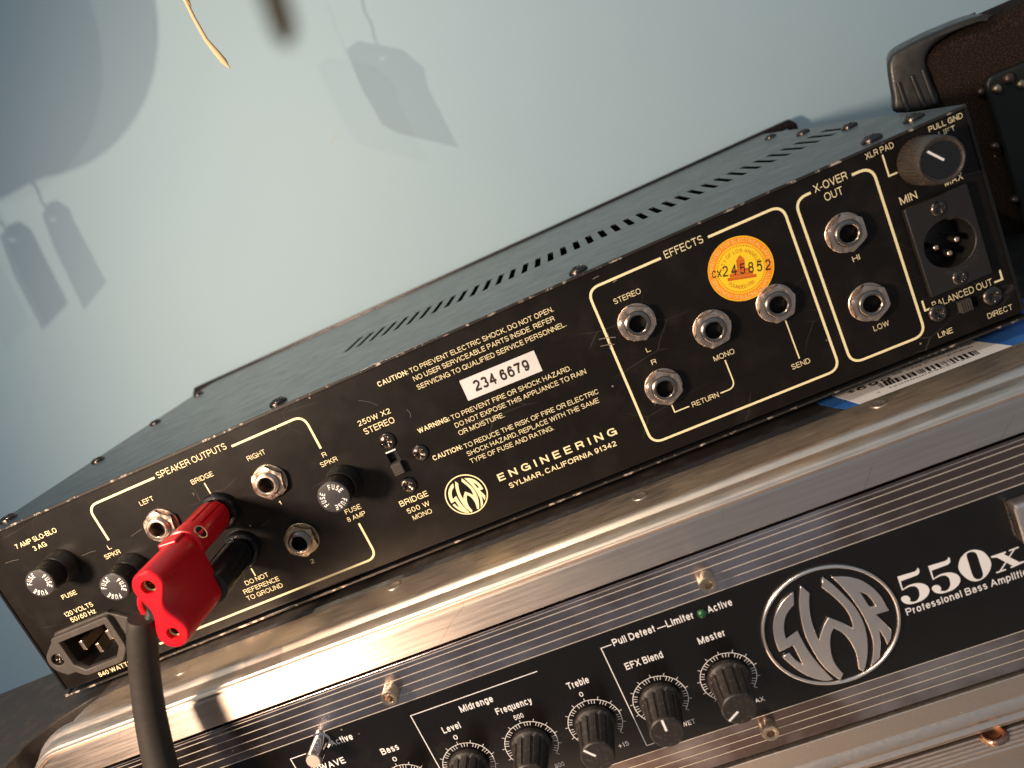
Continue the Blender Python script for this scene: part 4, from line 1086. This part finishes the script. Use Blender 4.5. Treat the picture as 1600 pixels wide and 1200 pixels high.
LB('Master', (1092.7, 1007), (1133.9, 993), 3.0); LB('EFX Blend', (979, 1046), (1037.3, 1027.4), 3.0); LB('Treble', (888.5, 1077.6), (921.5, 1065.9), 3.0)
LB('Frequency', (777.5, 1117), (832.5, 1098), 3.0); LB('Midrange', (720.8, 1113), (772, 1096), 3.0); LB('Level', (694, 1146), (721, 1136.7), 3.0)
LB('Bass', (598.3, 1180), (624.5, 1170), 3.0); LB('Active', (518.8, 1166), (553, 1154.7), 3.0); LB('SUBWAVE', (477, 1213.5), (541, 1191), 3.0)
LB('0', (907, 1089), (912.5, 1087), 2.1, .012); LB('0', (710.5, 1156), (716.5, 1154), 2.1, .012); LB('0', (615.5, 1190), (621.5, 1188), 2.1, .012)
LB('500', (805, 1125.3), (819, 1120), 2.1, .012); LB('+15', (968, 1168.6), (983.6, 1163.6), 2.1, .014); LB('800', (869, 1200), (883, 1195.7), 2.1, .012)
LB('WET', (1067.3, 1136), (1087, 1129), 2.1, .014); LB('MAX', (1173, 1102), (1195, 1093.5), 2.1, .014)
LB('Professional Bass Amplifier', (1418.3, 964), (1611, 893.5), 2.9, .018)
for pts_, wd in (([(1026.5, 981.9), (1041, 977.5)], .38), ([(955.6, 1007), (939, 1012.5), (1007.5, 1165.7), (1022, 1160.5)], .34),
                 ([(839, 1048), (642, 1118.7), (688, 1212)], .34), ([(478, 1177), (454, 1186), (474, 1230)], .34)):
    border(pts_, wd, 0, F_=B, parent=fp, m='white', y=YP, name='bracket_line')
# dials and knobs
def dial(cx, cz, big):
    mb = MB()
    arc_ = [(cx + 10.4 * math.cos(math.radians(a)), cz + 10.4 * math.sin(math.radians(a))) for a in range(-45, 226, 6)]
    mb.stroke(arc_, .24, y=YP)
    for k in range(41):
        a = math.radians(225 - 270 * k / 40); r0, r1 = (8.7, 10.4) if k % 4 else (10.4, 11.7)
        mb.stroke([(cx + r0 * math.cos(a), cz + r0 * math.sin(a)), (cx + r1 * math.cos(a), cz + r1 * math.sin(a))], .2, y=YP - .02)
    mb.build('dial_scale', M['white'], fp)
def knobf(a):
    s_ = (a * 12 / (2 * PI)) % 1.0; g = .55 * (1 if s_ < .28 else 0)
    return [(7.9, .3), (8.0, .6), (7.9, 2.4), (7.3, 3.1), (7.0 - g, 3.6), (6.3 - g, 16.0), (6.3, 16.6), (6.25, 17.6), (5.8, 18.0), (5.4, 18.02), (.01, 18.02)]
mb = MB(); mb.polar(knobf, 144); KNOB = mb.mesh('knob_grip', 30)
zk = -73.4 + .0
def knob(px, py, ptr):
    x, z = B(px, py)
    k = empty('control_knob', parent=low, loc=(x, YF, z))
    g = link('grip', KNOB, M['brough'], k); g.data = KNOB
    a = math.radians(ptr); mb = MB(); mb.stroke([(1.0 * math.cos(a), 1.0 * math.sin(a)), (5.9 * math.cos(a), 5.9 * math.sin(a))], .85, y=-18.1)
    mb.build('pointer', M['white'], k)
    dial(x, z, True)
for px, py, ptr in ((1138, 1057.7, 212), (1032, 1093, 89), (930, 1129, 129), (830.5, 1162.5, 140), (733, 1195, 110), (638, 1228, 90)): knob(px, py, ptr)
# faceplate cap screws (knurled, hex socket)
def capscrew(px, py, L=5.2):
    x, z = B(px, py, L)
    c_ = empty('cap_screw', parent=low, loc=(x, YF, z))
    def f_(a):
        g = .12 * (.5 + .5 * math.cos(a * 40)); return [(3.3 - g, .05), (3.3 - g, L - .4), (3.0, L), (1.75, L), (1.75 / math.cos((a % (PI / 3)) - PI / 6) * .87, L - .1), (1.5 / math.cos((a % (PI / 3)) - PI / 6), L - 2.6), (.01, L - 2.7)]
    mb = MB(); mb.polar(f_, 160); mb.build('head', M['knurl'], c_, smooth=40)
capscrew(608.3, 1092.5); capscrew(1106.7, 914.8); capscrew(1204.5, 1147)
# chrome push button
x, z = B(507, 1142); 
bt = empty('push_button', parent=low, loc=(B(489.5, 1189, 11.5)[0], YF, B(489.5, 1189, 11.5)[1]))
mb = MB(); mb.lathe([(3.9, .1), (3.9, .8), (3.3, 1.0), (3.2, 10.9), (3.0, 11.5), (2.75, 11.6)], 40); mb.build('barrel', M['chromebtn'], bt, smooth=40)
mb = MB(); mb.lathe([(2.75, 11.55), (2.6, 11.8), (.01, 11.85)], 32); mb.build('button_face', M['btnface'], bt, smooth=40)
x, z = B(1096.5, 958)
mb = MB(); mb.lathe([(1.75, .05), (1.7, .7), (1.3, 1.3), (.7, 1.6), (.01, 1.7)], 28); mb.build('status_light', M['led'], low, smooth=50, loc=(x, YF, z))
# metal emblem
em = empty('emblem', parent=low, loc=(EC.x, YF, EC.y)); em['label'] = 'round satin metal emblem with raised letters'
mb = MB(); mb.lathe([(ER, .05), (ER, .9), (ER - .35, 1.25), (ER - .75, 1.3), (ER - 1.15, 1.0), (ER - 1.2, .3)], 96); mb.build('ring', M['emblem'], em, smooth=50)
mb = MB(); mb.lathe([(ER - 1.0, .3), (.01, .3)], 64); mb.build('emblem_field', M['faceblack'], em)
for lps in ([EMB[0]], [EMB[1]], [EMB[2], EMB[3]]):
    me = fill([[(p[0] * ER, p[1] * ER) for p in lp] for lp in lps], thick=.9, bevel=.22, bres=2, off=0.3); link('emblem_letter', me, M['emblem'], em)
# model number in heavy numerals
def t5(p): return B(1380 + p[0] / 7.2727, 830 + p[1] / 7.2727)
five = [(158, 515, 1), (350, 458, 1), (378, 440), (385, 415, 1), (405, 428), (408, 470), (385, 498, 1), (197, 567, 1), (222, 655, 1), (290, 612), (370, 590), (440, 592), (500, 620), (524, 670), (508, 722), (455, 775), (380, 810), (300, 828), (240, 815), (203, 780), (210, 748), (240, 732), (280, 736), (307, 768), (300, 795, 1), (345, 800), (385, 780), (410, 735), (408, 690), (390, 645), (350, 622), (290, 632), (212, 674, 1)]
zero = [(852, 400), (870, 320), (920, 255), (980, 220), (1045, 208), (1120, 225), (1180, 275), (1222, 350), (1215, 430), (1170, 505), (1110, 550), (1045, 568), (970, 550), (905, 500), (865, 450)]
zeroh = [(945, 275), (965, 242), (1010, 232), (1050, 245), (1072, 285), (1102, 380), (1132, 480), (1120, 525), (1080, 545), (1035, 530), (1008, 485), (975, 380)]
def digit(loops, dx=0, dy=0):
    lps = [[t5((p[0] + dx, p[1] + dy)) for p in catmull(lp, 4)] for lp in loops]
    link('numeral', fill(lps, 0, off=-YP + .0), M['white'], fp)
digit([five]); digit([five], 350, -121); digit([zero, zeroh])
digit([[(1220, 285, 1), (1388, 228, 1), (1394, 243, 1), (1368, 258, 1), (1545, 350, 1), (1600, 335, 1), (1606, 350, 1), (1450, 418, 1), (1443, 403, 1), (1470, 392, 1), (1290, 297, 1), (1225, 300, 1)]])
mbx = MB()
for lp in ([(1472, 212), (1494, 204), (1340, 446), (1316, 454)], [(1425, 213), (1535, 172), (1540, 187), (1430, 228)], [(1280, 462), (1390, 425), (1396, 440), (1286, 477)]):
    pp = [t5(p) for p in lp]; mbx.add([(p[0], YP - .01, p[1]) for p in pp], [(0, 1, 2, 3)])
mbx.build('numeral', M['white'], fp)
# rocker switch whose edge shows at the right border
x, z = B(1592, 822, 5)
mb = MB(); mb.box(x, x + 18, YF - 6, YF, z - 8, z + 8); mb.build('rocker_switch', M['emblem'], low, bevel=1.0)

# ==================================================================  LOWER CASE (front bottom right)
lc_ = cempty('ribbed_case', 'tan aluminium ribbed edge of the case below, with a copper rivet', 'road case')
ZL = -129.5
mb = MB(); vs = []; ys = []
yy = 1.2; zz = ZL
pr = [(3, ZL - .2), (1.0, ZL)]
for k in range(5): pr += [(0.6 - k * 1.9, ZL), (0.2 - k * 1.9, ZL + .55), (-.5 - k * 1.9, ZL + .55), (-.9 - k * 1.9, ZL)]
pr += [(-30, ZL), (-34, ZL + .1), (-36, ZL + 1.0), (-40, ZL + 1.2), (-44, ZL + .4), (-60, ZL - .2), (-60, ZL - 30)]
for x in (-40, 250, 540):
    for y, z in pr: vs.append((x, y, z))
n = len(pr); mb.add(vs, [(i * n + k, i * n + k + 1, (i + 1) * n + k + 1, (i + 1) * n + k) for i in range(2) for k in range(n - 1)])
mb.build('ribbed_strip', M['aluw'], lc_, smooth=28)
rv = onZc(1553, 1149, ZL + .6)
rivet(0, 0, 5.0, M['copper'], ZL + .5, lc_, 1.5, extra=rv)
mb = MB(); mb.box(-40, 540, 3.2, 340, ZL - 180, ZL - .3); mb.build('body', M['laminate'], lc_)

# ==================================================================  LEFT CABINET TOP
cab = empty('low_cabinet', 'dark scuffed laminate cabinet top at the lower left beside the road case', 'cabinet', (-120, -60, -10))
mb = MB()
pbk = [onZ(0, 1083, -4.2), onZ(76, 1055, -4.2)]
ybk = (pbk[0].y + pbk[1].y) / 2
cabo = [(-320, -160), (-8, -160), (-8, -27), (-6, -20), (0, -12), (9, -5), (16, -3), (16, ybk), (-320, ybk)]
link('cabinet_body', fill([[(p[0] + 120, p[1] + 60) for p in cabo]], thick=300, bevel=.8, axis='XY', off=-4.1 + 10 - 300), M['laminate'], cab)

# ==================================================================  CARPETED SPEAKER CABINET
CY = 135; CANG = math.radians(-23)
spk = empty('speaker_cabinet', 'dark brown carpeted speaker cabinet behind the right end of the upper amplifier', 'speaker')
c0_ = onY(1393, 92, CY); CU = Vector((math.cos(CANG), math.sin(CANG), 0)); CN = Vector((-math.sin(CANG), math.cos(CANG), 0))
spk.location = c0_ * MM; spk.rotation_euler = (0, 0, CANG)
def sl_(p, L=0):
    d = ray(*p); t = ((c0_ - CN * L) - CAM).dot(CN) / d.dot(CN); q = CAM + d * t - c0_
    return (q.dot(CU), q.z)
topz = sl_((1600, 2))[1]; print('cabinet top', topz, sl_((1475, 45)), sl_((1540, 24)))
mb = MB(); mb.box(0.5, 420, 0, 95, -300, -.5)
o = mb.build('cabinet_shell', M['carpet'], spk, bevel=9, seg=6)
for p_ in o.data.polygons: p_.use_smooth = True
# moulded corner protector, wraps front, top and side
cp1 = [sl_(p) for p in ((1401, 176), (1393, 152), (1386, 108), (1390, 90), (1402, 79), (1440, 59), (1477, 43), (1510, 30), (1535, 23), (1549, 25), (1525, 36), (1490, 50), (1464, 66), (1450, 82), (1447, 100), (1456, 128), (1466, 164))]
mec = fill([catmull([tuple(p) for p in cp1], 4)], thick=60, bevel=2.6, bres=3, off=-57); smooth_by_angle(mec, 50)
cpo = link('corner_protector', mec, M['corner'], spk)
for (pa, pb2) in (((1403, 128), (1418, 172)), ((1424, 118), (1444, 166)), ((1441, 108), (1460, 160))):
    A1, B1 = sl_(pa), sl_(pb2); mb = MB(); mb.tube([(A1[0], -2.9, A1[1]), (B1[0], -2.9, B1[1])], 1.3, 10); mb.build('rib', M['corner'], cpo, smooth=60)
# recessed plate with studs
pt = [sl_(p) for p in ((1533, 125), (1545, 116), (1600, 99))]
px0 = sl_((1534, 130))[0]; pz1 = sl_((1538, 119))[1]
link('recess_plate', fill([rrect(px0, px0 + 150, pz1 - 190, pz1, 5), rrect(px0 + 15, px0 + 140, pz1 - 176, pz1 - 17, 6)], thick=7, bevel=2.0, off=0), M['plate'], spk)
mb = MB(); mb.box(px0 + 14, px0 + 142, 0.2, .4, pz1 - 178, pz1 - 15); mb.build('recess_well', M['void'], spk)  # thin black sheet paints the shade of the recess
mb = MB(); q1 = sl_((1584, 183)); mb.add([(q1[0] - 2, -.5, q1[1] + 5), (q1[0] + 3, -.5, q1[1] + 4), (q1[0] - .5, -.5, q1[1] - 7), (q1[0] - 3, -.4, q1[1] - 2)], [(0, 1, 2, 3)]); mb.build('inner_corner', M['tagcard'], spk)  # small pale brown inner corner of the recess
for px, py, s_ in ((1533, 143, 1.0), (1555, 137, 1.0), (1573, 121, 1.2), (1592, 130, 1.0), (1552, 225, .9), (1582, 308, .9)):
    x, z = sl_((px, py)); mb = MB(); mb.lathe([(2.4 * s_, -1), (2.4 * s_, 1.0), (1.9 * s_, 2.3), (1.0 * s_, 3.0), (.01, 3.1)], 20, c=(x, -6.6 if px != 1533 else -1, z)); mb.build('stud', M['studm'] if px in (1533, 1573, 1552, 1582) else M['nickel_dull'], spk, smooth=60)

# ==================================================================  HANGING THINGS (their shadows fall on the wall)
def wall_pt(px, py): return onY(px, py, WALL_Y)
def hang_tag(name, outline, hole, strtop, t, label, lampk=K2):
    c0 = [wall_pt(*p) for p in outline]
    P = [s_ + (lampk - s_) * t for s_ in c0]
    y0 = sum(p.y for p in P) / len(P); cx = sum(p.x for p in P) / len(P); cz = sum(p.z for p in P) / len(P)
    root = empty(name, label, 'price tag', (cx, y0, cz), group='paper tags hanging above the amplifier')
    lp = [(p.x - cx, p.z - cz) for p in P]
    hp = wall_pt(*hole); hp = hp + (lampk - hp) * t
    me = fill([lp, circle(hp.x - cx, hp.z - cz, 1.5, 16)], thick=.5, off=-.25); link('card', me, M['tagcard'], root)
    sp = wall_pt(*strtop); sp = sp + (lampk - sp) * t
    mb = MB(); d = Vector((sp.x - hp.x, 0, sp.z - hp.z)); a0 = Vector((hp.x - cx, 0, hp.z - cz))
    mb.tube([a0 + d * k / 8 + Vector((.6 * math.sin(k * 1.7), 0, 0)) for k in range(0, 17)], .7, 8); mb.build('string', M['string'], root)
    return root
hang_tag('hanging_tag', [(541, 78), (560, 64), (630, 78), (662, 105), (668, 135), (716, 230), (622, 208), (598, 195), (566, 140)], (598, 90), (565, 0), .31, 'largest paper tag, casting the right hand shadow on the wall')
hang_tag('hanging_tag', [(66, 336), (76, 318), (88, 313), (108, 325), (116, 345), (166, 440), (131, 484), (84, 385)], (82, 342), (38, 262), .40, 'narrow paper tag casting the darker left hand shadow')
# round discs added out of view so their shadows make the overlapping arcs
def disc(px, py, rad, t, lampk, label, grp='unseen discs added for the round wall shadows'):
    s_ = wall_pt(px, py); p = s_ + (lampk - s_) * t; r = rad * (1 - t)
    root = empty('arc_occluder', label, 'occluder', (p.x, p.y, p.z), group=grp)
    mb = MB(); mb.lathe([(r, 0), (r * .5, 3), (r * .22, 5), (r * .18, 10), (.01, 13)], 64); mb.build('disc', M['gold'], root, smooth=60)
disc(0, 20, 112, .48, K2, 'added unseen round cymbal hanging nearest the amplifier')

disc(-75, 30, 118, .485, K2, 'added unseen round cymbal hanging in the middle of the three')
disc(-130, 60, 118, .49, K2, 'added unseen round cymbal hanging farthest from the amplifier')
hang_tag('hanging_tag', [(0, 370), (14, 352), (30, 346), (48, 358), (56, 374), (106, 474), (66, 515), (20, 425)], (18, 374), (-30, 290), .405, 'narrow paper tag casting the paler shadow at the left border')
# sharp cord end in the picture
cr = empty('cord_end', 'pale tan cord end hanging in front of the wall at the top left', 'cord', onY(290, 0, 60))
o0 = onY(290, 0, 60); mb = MB()
cpts = [onY(*p, 60) - o0 for p in ((270, -40), (288, -3), (303, 28), (322, 62), (340, 84), (350, 96), (359, 107))]
mb.tube(cpts, [.8, .8, .85, .95, 1.35, 1.4, .25], 12); mb.build('cord', M['string'], cr, smooth=60)
kk = [onY(*p, 59) - o0 for p in ((289, -6), (294, 2), (299, 10))]
mb = MB(); mb.tube(kk, [.5, .7, .2], 8); mb.build('dark_thread', M['brown'], cr, smooth=60)
# near, out of focus strap end
d0 = CAM + ray(432, 40).normalized() * 66
stp = empty('strap_end', 'out of focus brown strap end hanging close to the camera', 'strap', d0)
mb = MB()
def nr(px, py, d=66): return CAM + ray(px, py) .normalized() * d - d0
lp = [nr(380, -70), nr(432, -70), nr(462, 30), nr(463, 52), nr(456, 72), nr(440, 72), nr(424, 50)]
n = len(lp); off_ = ray(432, 40).normalized() * 1.5
mb.add([p for p in lp] + [p + off_ for p in lp], [tuple(range(n)), tuple(range(2 * n - 1, n - 1, -1))] + [(i, (i + 1) % n, n + (i + 1) % n, n + i) for i in range(n)])
mb.build('strap', M['brown'], stp)
